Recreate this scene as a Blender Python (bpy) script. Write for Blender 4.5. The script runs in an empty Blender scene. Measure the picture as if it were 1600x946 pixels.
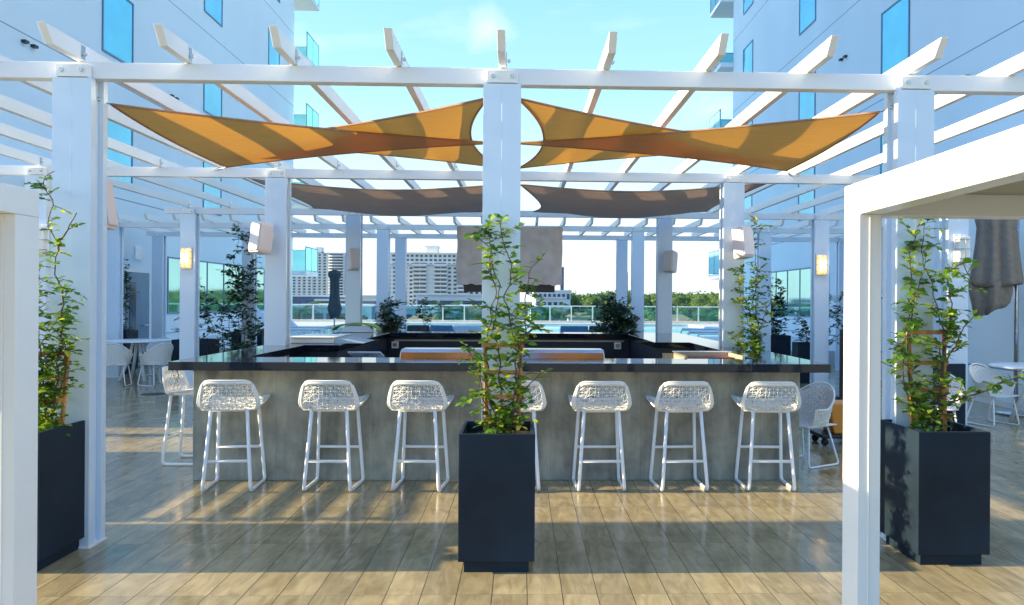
import bpy, bmesh, math, random
from mathutils import Vector, Matrix, noise
R = math.radians
scene = bpy.context.scene
col = scene.collection
rnd = random.Random(11)

# ---------------------------------------------------------------- camera, world, sun, exposure
H = 1.7
cd = bpy.data.cameras.new('camera'); cam = bpy.data.objects.new('camera', cd); col.objects.link(cam)
th, ro = R(1.7), R(.36)
F = Vector((math.sin(th), math.cos(th), 0)); Rt = Vector((math.cos(th), -math.sin(th), 0)); Up = Vector((0, 0, 1))
R2 = Rt*math.cos(ro) + Up*math.sin(ro); U2 = -Rt*math.sin(ro) + Up*math.cos(ro)
cam.matrix_world = Matrix(((R2.x, U2.x, -F.x, 0), (R2.y, U2.y, -F.y, 0), (R2.z, U2.z, -F.z, H), (0, 0, 0, 1)))
cd.sensor_width = 36; cd.lens = 27; cd.shift_x = -.03125; cd.shift_y = -.00175
cd.clip_start = .05; cd.clip_end = 12000
scene.camera = cam

SUN_EL, SUN_AZ = R(19.5), R(-90.4)        # azimuth from +Y towards +X; the sun stands to the left
sd = Vector((math.sin(SUN_AZ)*math.cos(SUN_EL), math.cos(SUN_AZ)*math.cos(SUN_EL), math.sin(SUN_EL)))
world = bpy.data.worlds.new('World'); scene.world = world; world.use_nodes = True
wn, wl = world.node_tree.nodes, world.node_tree.links
wn.clear()
wo = wn.new('ShaderNodeOutputWorld'); bg = wn.new('ShaderNodeBackground'); sky = wn.new('ShaderNodeTexSky')
sky.sky_type = 'NISHITA'; sky.sun_disc = False; sky.sun_elevation = SUN_EL; sky.sun_rotation = SUN_AZ
sky.air_density = 1.2; sky.dust_density = 1.0; sky.ozone_density = 1.5; sky.altitude = 0
bg.inputs['Strength'].default_value = .15
tint = wn.new('ShaderNodeMix'); tint.data_type = 'RGBA'; tint.blend_type = 'MULTIPLY'; tint.inputs['Factor'].default_value = 1
tint.inputs['B'].default_value = (.66, 1.0, 1.42, 1)
wl.new(sky.outputs[0], tint.inputs['A'])
# bright humid air towards the horizon, by elevation
tcz = wn.new('ShaderNodeTexCoord'); sz = wn.new('ShaderNodeSeparateXYZ'); wl.new(tcz.outputs['Generated'], sz.inputs[0])
hr = wn.new('ShaderNodeValToRGB'); he = hr.color_ramp.elements
he[0].position = 0; he[0].color = (.90, .97, 1, 1); he[1].position = .42; he[1].color = (.36, .72, .94, 1)
x_ = he.new(.12); x_.color = (.80, .96, 1, 1); x_ = he.new(.26); x_.color = (.46, .83, .98, 1)
hs = wn.new('ShaderNodeVectorMath'); hs.operation = 'SCALE'; hs.inputs['Scale'].default_value = 3.3
hf_ = wn.new('ShaderNodeMapRange'); hf_.interpolation_type = 'SMOOTHSTEP'; hf_.inputs[1].default_value = .22; hf_.inputs[2].default_value = .62; hf_.inputs[3].default_value = .92; hf_.inputs[4].default_value = 0
hm = wn.new('ShaderNodeMix'); hm.data_type = 'RGBA'
wl.new(sz.outputs['Z'], hr.inputs[0]); wl.new(sz.outputs['Z'], hf_.inputs[0]); wl.new(hr.outputs[0], hs.inputs[0]); wl.new(hf_.outputs[0], hm.inputs['Factor'])
wl.new(tint.outputs['Result'], hm.inputs['A']); wl.new(hs.outputs[0], hm.inputs['B'])
# thin clouds, laid out by direction in the sky
tc = wn.new('ShaderNodeTexCoord'); nz = wn.new('ShaderNodeTexNoise'); nz.inputs['Scale'].default_value = 3.2; nz.inputs['Detail'].default_value = 7
mp = wn.new('ShaderNodeMapping'); mp.inputs['Scale'].default_value = (1, 1, 3.5); mp.inputs['Location'].default_value = (.35, 0, .2)
rp = wn.new('ShaderNodeValToRGB'); rp.color_ramp.elements[0].position = .56; rp.color_ramp.elements[1].position = .78
cm = wn.new('ShaderNodeMix'); cm.data_type = 'RGBA'; cm.inputs['B'].default_value = (3.9, 4.0, 4.1, 1)
cf = wn.new('ShaderNodeMath'); cf.operation = 'MULTIPLY'; cf.inputs[1].default_value = .45
wl.new(tc.outputs['Generated'], mp.inputs[0]); wl.new(mp.outputs[0], nz.inputs[0]); wl.new(nz.outputs[0], rp.inputs[0])
wl.new(rp.outputs[0], cf.inputs[0])
# one small puff high over the middle of the gap between the buildings
vd = wn.new('ShaderNodeVectorMath'); vd.operation = 'DISTANCE'; vd.inputs[1].default_value = Vector((-.045, 1, .355)).normalized()
nz2 = wn.new('ShaderNodeTexNoise'); nz2.inputs['Scale'].default_value = 22; nz2.inputs['Detail'].default_value = 5
ad = wn.new('ShaderNodeMath'); ad.operation = 'MULTIPLY_ADD'; ad.inputs[1].default_value = .05
mr = wn.new('ShaderNodeMapRange'); mr.inputs[1].default_value = .058; mr.inputs[2].default_value = .022; mr.inputs[3].default_value = 0; mr.inputs[4].default_value = .5
mx = wn.new('ShaderNodeMath'); mx.operation = 'MAXIMUM'
wl.new(tc.outputs['Generated'], vd.inputs[0]); wl.new(tc.outputs['Generated'], nz2.inputs[0])
wl.new(nz2.outputs[0], ad.inputs[0]); wl.new(vd.outputs['Value'], ad.inputs[2]); wl.new(ad.outputs[0], mr.inputs[0])
wl.new(mr.outputs[0], mx.inputs[0]); wl.new(cf.outputs[0], mx.inputs[1]); wl.new(mx.outputs[0], cm.inputs['Factor'])
wl.new(hm.outputs['Result'], cm.inputs['A'])
wl.new(cm.outputs['Result'], bg.inputs[0]); wl.new(bg.outputs[0], wo.inputs[0])

sl = bpy.data.lights.new('sun', 'SUN'); sl.energy = 5.0; sl.angle = R(.5); sl.color = (1, .81, .48)
sun = bpy.data.objects.new('sun', sl); col.objects.link(sun); sun.rotation_euler = sd.to_track_quat('Z', 'Y').to_euler()

scene.view_settings.view_transform = 'Standard'; scene.view_settings.look = 'None'
scene.view_settings.exposure = 1.3; scene.view_settings.gamma = 1
scene.cycles.use_denoising = True
scene.cycles.max_bounces = 8; scene.cycles.transparent_max_bounces = 12

# ---------------------------------------------------------------- materials
MATS = {}
def newmat(name):
    m = bpy.data.materials.new(name); m.use_nodes = True
    n = m.node_tree.nodes; b = n['Principled BSDF']; MATS[name] = m
    return m, n, m.node_tree.links, b
def c4(c): return (c[0], c[1], c[2], 1)
def mat(name, c, rough=.5, metal=0, var=.12, scale=3, bump=0, bscale=60, coat=0, stretch=(1, 1, 1), spec=.5, trans=0, emit=None):
    m, n, l, b = newmat(name)
    b.inputs['Roughness'].default_value = rough; b.inputs['Metallic'].default_value = metal
    b.inputs['Specular IOR Level'].default_value = spec; b.inputs['Coat Weight'].default_value = coat; b.inputs['Coat Roughness'].default_value = .06
    geo = n.new('ShaderNodeTexCoord'); mpg = n.new('ShaderNodeMapping'); mpg.inputs['Scale'].default_value = stretch
    l.new(geo.outputs['Object'], mpg.inputs[0])
    ns = n.new('ShaderNodeTexNoise'); ns.inputs['Scale'].default_value = scale; ns.inputs['Detail'].default_value = 6; l.new(mpg.outputs[0], ns.inputs[0])
    cr = n.new('ShaderNodeValToRGB'); cr.color_ramp.elements[0].position = .3; cr.color_ramp.elements[1].position = .7
    cr.color_ramp.elements[0].color = c4([x*(1-var) for x in c]); cr.color_ramp.elements[1].color = c4([min(1, x*(1+var)) for x in c])
    l.new(ns.outputs[0], cr.inputs[0]); l.new(cr.outputs[0], b.inputs['Base Color'])
    rr = n.new('ShaderNodeMapRange'); rr.inputs[3].default_value = max(.02, rough*.8); rr.inputs[4].default_value = min(1, rough*1.25)
    l.new(ns.outputs[0], rr.inputs[0]); l.new(rr.outputs[0], b.inputs['Roughness'])
    if bump:
        n2 = n.new('ShaderNodeTexNoise'); n2.inputs['Scale'].default_value = bscale; n2.inputs['Detail'].default_value = 4; l.new(mpg.outputs[0], n2.inputs[0])
        bp = n.new('ShaderNodeBump'); bp.inputs['Strength'].default_value = bump; bp.inputs['Distance'].default_value = .01
        l.new(n2.outputs[0], bp.inputs['Height']); l.new(bp.outputs[0], b.inputs['Normal'])
    if trans:
        t = n.new('ShaderNodeBsdfTranslucent'); l.new(cr.outputs[0], t.inputs[0]); mxs = n.new('ShaderNodeMixShader'); mxs.inputs[0].default_value = trans
        out = n['Material Output']; l.new(b.outputs[0], mxs.inputs[1]); l.new(t.outputs[0], mxs.inputs[2]); l.new(mxs.outputs[0], out.inputs[0])
    if emit:
        b.inputs['Emission Color'].default_value = c4(emit[0]); b.inputs['Emission Strength'].default_value = emit[1]
    return m
mat('white_paint', (.82, .83, .85), .32, var=.05, scale=.9, bump=.04, bscale=25)
mat('white_satin', (.84, .85, .86), .25, var=.03, scale=2)
mat('post_paint', (.66, .77, .90), .2, var=.04, scale=1.1, coat=.3, stretch=(1, 1, .3))
mat('steel', (.55, .56, .58), .25, metal=1, var=.1, scale=20)
mat('brushed_steel', (.62, .60, .58), .22, metal=1, var=.12, scale=8, stretch=(.3, 1, 30))
mat('granite', (.006, .010, .020), .05, var=.5, scale=180, spec=.5)
mat('navy_panel', (.006, .014, .036), .45, var=.2, scale=5)
mat('planter_navy', (.010, .022, .039), .55, var=.35, scale=2.5, bump=.12, bscale=120, spec=.22)
mat('soil', (.04, .028, .02), .95, var=.5, scale=40, bump=1, bscale=60)
mat('wicker', (.88, .88, .87), .45, var=.08, scale=90, bump=.4, bscale=220)
mat('frame_white', (.88, .89, .91), .3, var=.03)
mat('trellis_wood', (.50, .22, .07), .6, var=.35, scale=18, bump=.3, stretch=(1, 1, .15))
mat('stem', (.12, .075, .04), .8, var=.4, scale=60)
mat('tan_fabric', (.215, .19, .165), .85, var=.14, scale=14, bump=.3, bscale=250, trans=.08)
mat('cover_fabric', (.52, .52, .55), .8, var=.12, scale=6, bump=.5, bscale=12, trans=.05)
mat('dark_fabric', (.05, .075, .085), .85, var=.2, scale=10)
mat('canopy', (.42, .42, .36), .8, var=.06, trans=.3)
mat('black', (.012, .013, .018), .4, var=.2)
mat('rubber', (.02, .02, .02), .7)
mat('orange_plastic', (.75, .27, .03), .4, var=.05)
mat('speaker_white', (.78, .70, .70), .4, var=.04)
mat('red_panel', (.22, .05, .04), .4)
mat('cream', (.42, .36, .27), .5, var=.15)
mat('lime_cloth', (.33, .42, .05), .8, var=.15, scale=12)
mat('blue_fabric', (.07, .16, .30), .8, var=.15, scale=6)
mat('pale_sling', (.45, .58, .70), .6, var=.05)
mat('coping', (.74, .73, .70), .6, var=.1, scale=4)
mat('deck', (.52, .55, .58), .5, var=.12, scale=1.3)
mat('lamp_glass', (.85, .55, .25), .4, emit=((1, .55, .16), .6))
mat('lamp_off', (.78, .78, .76), .35)
mat('tower_white', (.78, .76, .72), .7, var=.06, scale=.05)
mat('tower_blue_grey', (.50, .56, .64), .7, var=.06, scale=.05)  # blue-grey tone for bays, trim, side wing and low buildings
mat('low_white', (.70, .72, .74), .7, var=.1, scale=.1)
mat('low_blue', (.10, .16, .30), .6, var=.2, scale=.1)
mat('far_glass', (.06, .09, .14), .12, var=.4, scale=.4)
mat('far_shadow', (.20, .22, .26), .7, var=.2)
mat('roof_tile', (.48, .27, .15), .8, var=.25, scale=.6)
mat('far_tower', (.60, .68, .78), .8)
mat('bark', (.16, .12, .085), .9, var=.3, scale=12)
mat('crown_core', (.030, .075, .018), .9, var=.5, scale=.6)
mat('frond', (.05, .14, .025), .5, var=.3, scale=3, trans=.3)

def stucco():
    m, n, l, b = newmat('stucco')
    b.inputs['Roughness'].default_value = .8; b.inputs['Specular IOR Level'].default_value = .3
    g = n.new('ShaderNodeNewGeometry'); ns = n.new('ShaderNodeTexNoise'); ns.inputs['Scale'].default_value = .35; ns.inputs['Detail'].default_value = 5
    mpv = n.new('ShaderNodeMapping'); mpv.inputs['Scale'].default_value = (1, 1, .35)
    l.new(g.outputs['Position'], mpv.inputs[0]); l.new(mpv.outputs[0], ns.inputs[0])
    cr = n.new('ShaderNodeValToRGB'); cr.color_ramp.elements[0].position = .3; cr.color_ramp.elements[1].position = .72
    cr.color_ramp.elements[0].color = (.72, .80, .85, 1); cr.color_ramp.elements[1].color = (.80, .88, .92, 1); l.new(ns.outputs[0], cr.inputs[0])
    sx = n.new('ShaderNodeSeparateXYZ'); l.new(g.outputs['Position'], sx.inputs[0])
    a = n.new('ShaderNodeMath'); a.operation = 'SUBTRACT'; a.inputs[1].default_value = .62; l.new(sx.outputs['Z'], a.inputs[0])
    p = n.new('ShaderNodeMath'); p.operation = 'PINGPONG'; p.inputs[1].default_value = 1.725; l.new(a.outputs[0], p.inputs[0])
    lt = n.new('ShaderNodeMath'); lt.operation = 'LESS_THAN'; lt.inputs[1].default_value = .014; l.new(p.outputs[0], lt.inputs[0])
    mxx = n.new('ShaderNodeMix'); mxx.data_type = 'RGBA'; l.new(lt.outputs[0], mxx.inputs['Factor']); l.new(cr.outputs[0], mxx.inputs['A']); mxx.inputs['B'].default_value = (.28, .34, .42, 1)
    l.new(mxx.outputs['Result'], b.inputs['Base Color'])
    n2 = n.new('ShaderNodeTexNoise'); n2.inputs['Scale'].default_value = 30; n2.inputs['Detail'].default_value = 6; l.new(g.outputs['Position'], n2.inputs[0])
    bp = n.new('ShaderNodeBump'); bp.inputs['Strength'].default_value = .12; bp.inputs['Distance'].default_value = .02
    l.new(n2.outputs[0], bp.inputs['Height']); l.new(bp.outputs[0], b.inputs['Normal'])
stucco()

def floor_tiles():
    m, n, l, b = newmat('wood_look_tile')
    g = n.new('ShaderNodeNewGeometry'); sp = n.new('ShaderNodeSeparateXYZ'); l.new(g.outputs['Position'], sp.inputs[0])
    sx = n.new('ShaderNodeMath'); sx.inputs[1].default_value = -.045+20*.2035; l.new(sp.outputs['X'], sx.inputs[0])
    sy = n.new('ShaderNodeMath'); sy.inputs[1].default_value = -4.445+20*.945; l.new(sp.outputs['Y'], sy.inputs[0])
    cb = n.new('ShaderNodeCombineXYZ'); l.new(sy.outputs[0], cb.inputs[0]); l.new(sx.outputs[0], cb.inputs[1])
    br = n.new('ShaderNodeTexBrick'); br.offset = 0; br.inputs['Scale'].default_value = 1; br.inputs['Brick Width'].default_value = .945; br.inputs['Row Height'].default_value = .2035
    br.inputs['Mortar Size'].default_value = .0026; br.inputs['Mortar Smooth'].default_value = .2; br.inputs['Bias'].default_value = 0
    br.inputs['Color1'].default_value = (.0, .0, .0, 1); br.inputs['Color2'].default_value = (1, 1, 1, 1); br.inputs['Mortar'].default_value = (.5, .5, .5, 1)
    l.new(cb.outputs[0], br.inputs[0])
    # per-plank tone, shifted grain
    sh = n.new('ShaderNodeVectorMath'); sh.operation = 'MULTIPLY_ADD'; sh.inputs[1].default_value = (7, 13, 0); l.new(br.outputs['Color'], sh.inputs[0])
    mg = n.new('ShaderNodeMapping'); mg.inputs['Scale'].default_value = (7, 1.6, 1); l.new(g.outputs['Position'], mg.inputs[0]); l.new(mg.outputs[0], sh.inputs[2])
    ng = n.new('ShaderNodeTexNoise'); ng.inputs['Scale'].default_value = 1.6; ng.inputs['Detail'].default_value = 9; ng.inputs['Distortion'].default_value = 1.6; l.new(sh.outputs[0], ng.inputs[0])
    cr = n.new('ShaderNodeValToRGB'); e = cr.color_ramp.elements; e[0].position = .28; e[0].color = (.26, .207, .115, 1); e[1].position = .72; e[1].color = (.43, .355, .20, 1)
    l.new(ng.outputs[0], cr.inputs[0])
    nb = n.new('ShaderNodeTexNoise'); nb.inputs['Scale'].default_value = 3.5; nb.inputs['Detail'].default_value = 8; nb.inputs['Roughness'].default_value = .65; l.new(g.outputs['Position'], nb.inputs[0])
    r2 = n.new('ShaderNodeMapRange'); r2.inputs[1].default_value = .3; r2.inputs[2].default_value = .7; r2.inputs[3].default_value = .80; r2.inputs[4].default_value = 1.12; l.new(nb.outputs[0], r2.inputs[0])
    sc = n.new('ShaderNodeSeparateColor'); l.new(br.outputs['Color'], sc.inputs[0])
    r3 = n.new('ShaderNodeMapRange'); r3.inputs[3].default_value = .84; r3.inputs[4].default_value = 1.12; l.new(sc.outputs[0], r3.inputs[0])
    mu = n.new('ShaderNodeMath'); mu.operation = 'MULTIPLY'; l.new(r2.outputs[0], mu.inputs[0]); l.new(r3.outputs[0], mu.inputs[1])
    vm = n.new('ShaderNodeVectorMath'); vm.operation = 'SCALE'; l.new(cr.outputs[0], vm.inputs[0]); l.new(mu.outputs[0], vm.inputs['Scale'])
    mo = n.new('ShaderNodeMix'); mo.data_type = 'RGBA'; mo.inputs['B'].default_value = (.05, .047, .042, 1)
    pl_ = n.new('ShaderNodeMath'); pl_.operation = 'PINGPONG'; pl_.inputs[1].default_value = .2035/2; l.new(sx.outputs[0], pl_.inputs[0])
    nl = n.new('ShaderNodeMath'); nl.operation = 'LESS_THAN'; nl.inputs[1].default_value = .004; l.new(pl_.outputs[0], nl.inputs[0])
    wj = n.new('ShaderNodeMapRange'); wj.inputs[3].default_value = .38; wj.inputs[4].default_value = 1; l.new(nl.outputs[0], wj.inputs[0])
    fj = n.new('ShaderNodeMath'); fj.operation = 'MULTIPLY'; l.new(br.outputs['Fac'], fj.inputs[0]); l.new(wj.outputs[0], fj.inputs[1])
    l.new(fj.outputs[0], mo.inputs['Factor']); l.new(vm.outputs[0], mo.inputs['A']); l.new(mo.outputs['Result'], b.inputs['Base Color'])
    r4 = n.new('ShaderNodeMapRange'); r4.inputs[1].default_value = .3; r4.inputs[2].default_value = .75; r4.inputs[3].default_value = .07; r4.inputs[4].default_value = .27; l.new(nb.outputs[0], r4.inputs[0])
    l.new(r4.outputs[0], b.inputs['Roughness'])
    bp = n.new('ShaderNodeBump'); bp.inputs['Strength'].default_value = .25; bp.inputs['Distance'].default_value = .003
    iv = n.new('ShaderNodeMath'); iv.operation = 'SUBTRACT'; l.new(ng.outputs[0], iv.inputs[0]); l.new(br.outputs['Fac'], iv.inputs[1])
    l.new(iv.outputs[0], bp.inputs['Height']); l.new(bp.outputs[0], b.inputs['Normal'])
floor_tiles()

def concrete_front():
    m, n, l, b = newmat('board_concrete')
    g = n.new('ShaderNodeNewGeometry'); mg = n.new('ShaderNodeMapping'); mg.inputs['Scale'].default_value = (3.6, 3.6, .7); l.new(g.outputs['Position'], mg.inputs[0])
    ns = n.new('ShaderNodeTexNoise'); ns.inputs['Scale'].default_value = 1.8; ns.inputs['Detail'].default_value = 9; ns.inputs['Roughness'].default_value = .62; l.new(mg.outputs[0], ns.inputs[0])
    n2 = n.new('ShaderNodeTexNoise'); n2.inputs['Scale'].default_value = 3.1; n2.inputs['Detail'].default_value = 9; n2.inputs['Roughness'].default_value = .6; l.new(g.outputs['Position'], n2.inputs[0])
    av = n.new('ShaderNodeMath'); av.operation = 'ADD'; l.new(ns.outputs[0], av.inputs[0]); l.new(n2.outputs[0], av.inputs[1])
    cr = n.new('ShaderNodeValToRGB'); e = cr.color_ramp.elements; e[0].position = .36; e[0].color = (.15, .155, .14, 1); e[1].position = .60; e[1].color = (.42, .41, .345, 1)
    hf = n.new('ShaderNodeMath'); hf.operation = 'MULTIPLY'; hf.inputs[1].default_value = .5; l.new(av.outputs[0], hf.inputs[0]); l.new(hf.outputs[0], cr.inputs[0])
    sp = n.new('ShaderNodeSeparateXYZ'); l.new(g.outputs['Position'], sp.inputs[0])
    pp = n.new('ShaderNodeMath'); pp.operation = 'PINGPONG'; pp.inputs[1].default_value = .143; l.new(sp.outputs['X'], pp.inputs[0])
    lt = n.new('ShaderNodeMath'); lt.operation = 'LESS_THAN'; lt.inputs[1].default_value = .0022; l.new(pp.outputs[0], lt.inputs[0])
    ml = n.new('ShaderNodeMath'); ml.operation = 'MULTIPLY'; ml.inputs[1].default_value = .45; l.new(lt.outputs[0], ml.inputs[0])
    mo = n.new('ShaderNodeMix'); mo.data_type = 'RGBA'; mo.inputs['B'].default_value = (.13, .12, .11, 1)
    l.new(ml.outputs[0], mo.inputs['Factor']); l.new(cr.outputs[0], mo.inputs['A']); l.new(mo.outputs['Result'], b.inputs['Base Color'])
    # a few dark bug holes
    vo = n.new('ShaderNodeTexVoronoi'); vo.inputs['Scale'].default_value = 7; l.new(g.outputs['Position'], vo.inputs[0])
    bp = n.new('ShaderNodeBump'); bp.inputs['Strength'].default_value = .3; bp.inputs['Distance'].default_value = .01; l.new(hf.outputs[0], bp.inputs['Height']); l.new(bp.outputs[0], b.inputs['Normal'])
    b.inputs['Roughness'].default_value = .38
concrete_front()

def leafmat(name, dark, light, yellow, rough=.35, trans=.35):
    m, n, l, b = newmat(name)
    g = n.new('ShaderNodeNewGeometry'); cr = n.new('ShaderNodeValToRGB'); e = cr.color_ramp.elements
    e[0].position = 0; e[0].color = c4(dark); e[1].position = .7; e[1].color = c4(light); x = e.new(1.0); x.color = c4(yellow)
    l.new(g.outputs['Random Per Island'], cr.inputs[0]); l.new(cr.outputs[0], b.inputs['Base Color']); b.inputs['Roughness'].default_value = rough
    t = n.new('ShaderNodeBsdfTranslucent'); sc = n.new('ShaderNodeVectorMath'); sc.operation = 'SCALE'; sc.inputs['Scale'].default_value = 1.5
    l.new(cr.outputs[0], sc.inputs[0]); l.new(sc.outputs[0], t.inputs[0]); mxs = n.new('ShaderNodeMixShader'); mxs.inputs[0].default_value = trans
    l.new(b.outputs[0], mxs.inputs[1]); l.new(t.outputs[0], mxs.inputs[2]); l.new(mxs.outputs[0], n['Material Output'].inputs[0])
leafmat('leaf', (.035, .11, .012), (.17, .33, .03), (.55, .55, .06), trans=.42)
leafmat('leaf_dark', (.012, .035, .018), (.035, .085, .03), (.10, .14, .05), trans=.15)  # far vines; the backlit darkness of the rear ones is in the colour
leafmat('leaf_far', (.035, .085, .012), (.10, .19, .025), (.17, .24, .05), rough=.7, trans=.2)

def sailmat(name, c0, c1, tc, fac):
    m, n, l, b = newmat(name)
    tcn = n.new('ShaderNodeTexCoord'); ns = n.new('ShaderNodeTexNoise'); ns.inputs['Scale'].default_value = 4; ns.inputs['Detail'].default_value = 8
    mg = n.new('ShaderNodeMapping'); mg.inputs['Scale'].default_value = (1, 6, 6); l.new(tcn.outputs['Object'], mg.inputs[0]); l.new(mg.outputs[0], ns.inputs[0])
    cr = n.new('ShaderNodeValToRGB'); e = cr.color_ramp.elements; e[0].position = .3; e[0].color = c4(c0); e[1].position = .7; e[1].color = c4(c1)
    l.new(ns.outputs[0], cr.inputs[0]); l.new(cr.outputs[0], b.inputs['Base Color']); b.inputs['Roughness'].default_value = .8
    t = n.new('ShaderNodeBsdfTranslucent'); t.inputs[0].default_value = c4(tc)
    mxs = n.new('ShaderNodeMixShader'); mxs.inputs[0].default_value = fac
    l.new(b.outputs[0], mxs.inputs[1]); l.new(t.outputs[0], mxs.inputs[2]); l.new(mxs.outputs[0], n['Material Output'].inputs[0])
sailmat('sail_fabric', (.33, .22, .155), (.40, .265, .19), (1.0, .47, .06), .27)
sailmat('shaded_sail_fabric', (.34, .275, .24), (.40, .325, .285), (.48, .33, .26), .2)  # same cloth as the front sails; its shade is put into this colour

def glassmat(name, tintc, fac, rough=.02, body=(.03, .12, .16)):
    m, n, l, b = newmat(name)
    n.remove(b); tr = n.new('ShaderNodeBsdfTransparent'); tr.inputs[0].default_value = c4(tintc)
    gl = n.new('ShaderNodeBsdfGlossy'); gl.inputs['Roughness'].default_value = rough; fr = n.new('ShaderNodeFresnel'); fr.inputs[0].default_value = 1.5
    ml = n.new('ShaderNodeMath'); ml.operation = 'MULTIPLY_ADD'; ml.inputs[1].default_value = 1; ml.inputs[2].default_value = fac; l.new(fr.outputs[0], ml.inputs[0])
    mxs = n.new('ShaderNodeMixShader'); l.new(ml.outputs[0], mxs.inputs[0]); l.new(tr.outputs[0], mxs.inputs[1]); l.new(gl.outputs[0], mxs.inputs[2])
    l.new(mxs.outputs[0], n['Material Output'].inputs[0])
glassmat('rail_glass', (.62, .90, .93), .03)
mat('balcony_glass', (.42, .82, .88), .15, trans=.5, var=.05)
mat('window_glass', (.16, .62, .82), .05, metal=.5, var=.15, scale=.6, spec=.8)
mat('teal_glass', (.35, .72, .70), .04, metal=.9, var=.1, scale=.5)
mat('window_frame', (.12, .22, .34), .4, metal=.4)
mat('pool_water', (.25, .72, .78), .04, var=.1, scale=1.2, bump=.15, bscale=4)
mat('drain_metal', (.03, .035, .04), .5)

def groundmat():
    m, n, l, b = newmat('city_ground')
    g = n.new('ShaderNodeNewGeometry'); ns = n.new('ShaderNodeTexNoise'); ns.inputs['Scale'].default_value = .018; ns.inputs['Detail'].default_value = 8; l.new(g.outputs['Position'], ns.inputs[0])
    cr = n.new('ShaderNodeValToRGB'); e = cr.color_ramp.elements; e[0].position = .42; e[0].color = (.035, .08, .025, 1); e[1].position = .6; e[1].color = (.16, .17, .16, 1)
    l.new(ns.outputs[0], cr.inputs[0]); l.new(cr.outputs[0], b.inputs['Base Color']); b.inputs['Roughness'].default_value = .9
groundmat()

# ---------------------------------------------------------------- helpers
class MB:
    def __init__(s): s.v = []; s.f = []; s.flat = []
    def add(s, vs, fs, smooth=False):
        o = len(s.v); s.v += [Vector(p) for p in vs]; s.f += [tuple(i+o for i in f) for f in fs]; s.flat += [smooth]*len(fs); return s
    def box(s, x0, x1, y0, y1, z0, z1):
        return s.add([(x0,y0,z0),(x1,y0,z0),(x1,y1,z0),(x0,y1,z0),(x0,y0,z1),(x1,y0,z1),(x1,y1,z1),(x0,y1,z1)],
            [(0,3,2,1),(4,5,6,7),(0,1,5,4),(1,2,6,5),(2,3,7,6),(3,0,4,7)])
    def obox(s, c, sx, sy, sz, rot):     # oriented box
        m = rot.to_matrix() if hasattr(rot, 'to_matrix') else rot
        P = [Vector(c)+m@Vector((a*sx/2, b*sy/2, d*sz/2)) for d in (-1,1) for a, b in ((-1,-1),(1,-1),(1,1),(-1,1))]
        return s.add(P, [(0,3,2,1),(4,5,6,7),(0,1,5,4),(1,2,6,5),(2,3,7,6),(3,0,4,7)])
    def prism(s, poly, axis, a, b):      # poly: 2-D points in the plane normal to axis
        def P(p, t): return {'x': (t, p[0], p[1]), 'y': (p[0], t, p[1]), 'z': (p[0], p[1], t)}[axis]
        n = len(poly); vs = [P(p, a) for p in poly]+[P(p, b) for p in poly]
        return s.add(vs, [tuple(range(n)), tuple(range(2*n-1, n-1, -1))]+[(i, i+n, (i+1) % n+n, (i+1) % n) for i in range(n)])
    def tube(s, pts, r, n=8, cap=True, smooth=True):
        pts = [Vector(p) for p in pts]; rs = r if isinstance(r, (list, tuple)) else [r]*len(pts)
        vs = []; fs = []; up = None
        for i, p in enumerate(pts):
            d = (pts[min(i+1, len(pts)-1)]-pts[max(i-1, 0)])
            if d.length < 1e-9: d = Vector((0, 0, 1))
            d.normalize()
            if up is None: up = d.orthogonal().normalized()
            up = up-d*up.dot(d)
            if up.length < 1e-6: up = d.orthogonal()
            up.normalize(); sd_ = d.cross(up)
            for k in range(n):
                a = 2*math.pi*k/n; vs.append(p+(up*math.cos(a)+sd_*math.sin(a))*rs[i])
        for i in range(len(pts)-1):
            for k in range(n): a = i*n+k; b_ = i*n+(k+1) % n; fs.append((a, b_, b_+n, a+n))
        if cap: fs += [tuple(range(n-1, -1, -1)), tuple(range((len(pts)-1)*n, len(pts)*n))]
        return s.add(vs, fs, smooth)
    def lathe(s, prof, c=(0, 0, 0), n=24, smooth=True):
        vs = []; fs = []
        for (r, z) in prof:
            for k in range(n): a = 2*math.pi*k/n; vs.append((c[0]+r*math.cos(a), c[1]+r*math.sin(a), c[2]+z))
        for i in range(len(prof)-1):
            for k in range(n): a = i*n+k; b_ = i*n+(k+1) % n; fs.append((a, b_, b_+n, a+n))
        fs += [tuple(range(n-1, -1, -1)), tuple(range((len(prof)-1)*n, len(prof)*n))]
        return s.add(vs, fs, smooth)
    def build(s, name, m, parent=None, bevel=0, seg=1, local=False):
        me = bpy.data.meshes.new(name); off = Vector((0, 0, 0))
        if parent is not None and not local:
            q = parent
            while q: off += q.location; q = q.parent
        me.from_pydata([v-off for v in s.v], [], s.f); me.polygons.foreach_set('use_smooth', s.flat); me.update()
        me.materials.append(MATS[m]); o = bpy.data.objects.new(name, me); col.objects.link(o); o.parent = parent
        if bevel:
            b = o.modifiers.new('bevel', 'BEVEL'); b.width = bevel; b.segments = seg; b.limit_method = 'ANGLE'
        return o
def tag(o, label=None, cat=None, group=None, kind=None):
    if label: o['label'] = label
    if cat: o['category'] = cat
    if group: o['group'] = group
    if kind: o['kind'] = kind
    return o
def empty(name, loc, label, cat, group=None, rz=0):
    o = bpy.data.objects.new(name, None); col.objects.link(o); o.location = loc; o.rotation_euler = (0, 0, rz); o.empty_display_size = .2
    return tag(o, label, cat, group)
def copy_tree(o, parent=None):
    c = o.copy(); col.objects.link(c); c.parent = parent
    for ch in [x for x in col.objects if x.parent == o]: copy_tree(ch, c)
    return c
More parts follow.
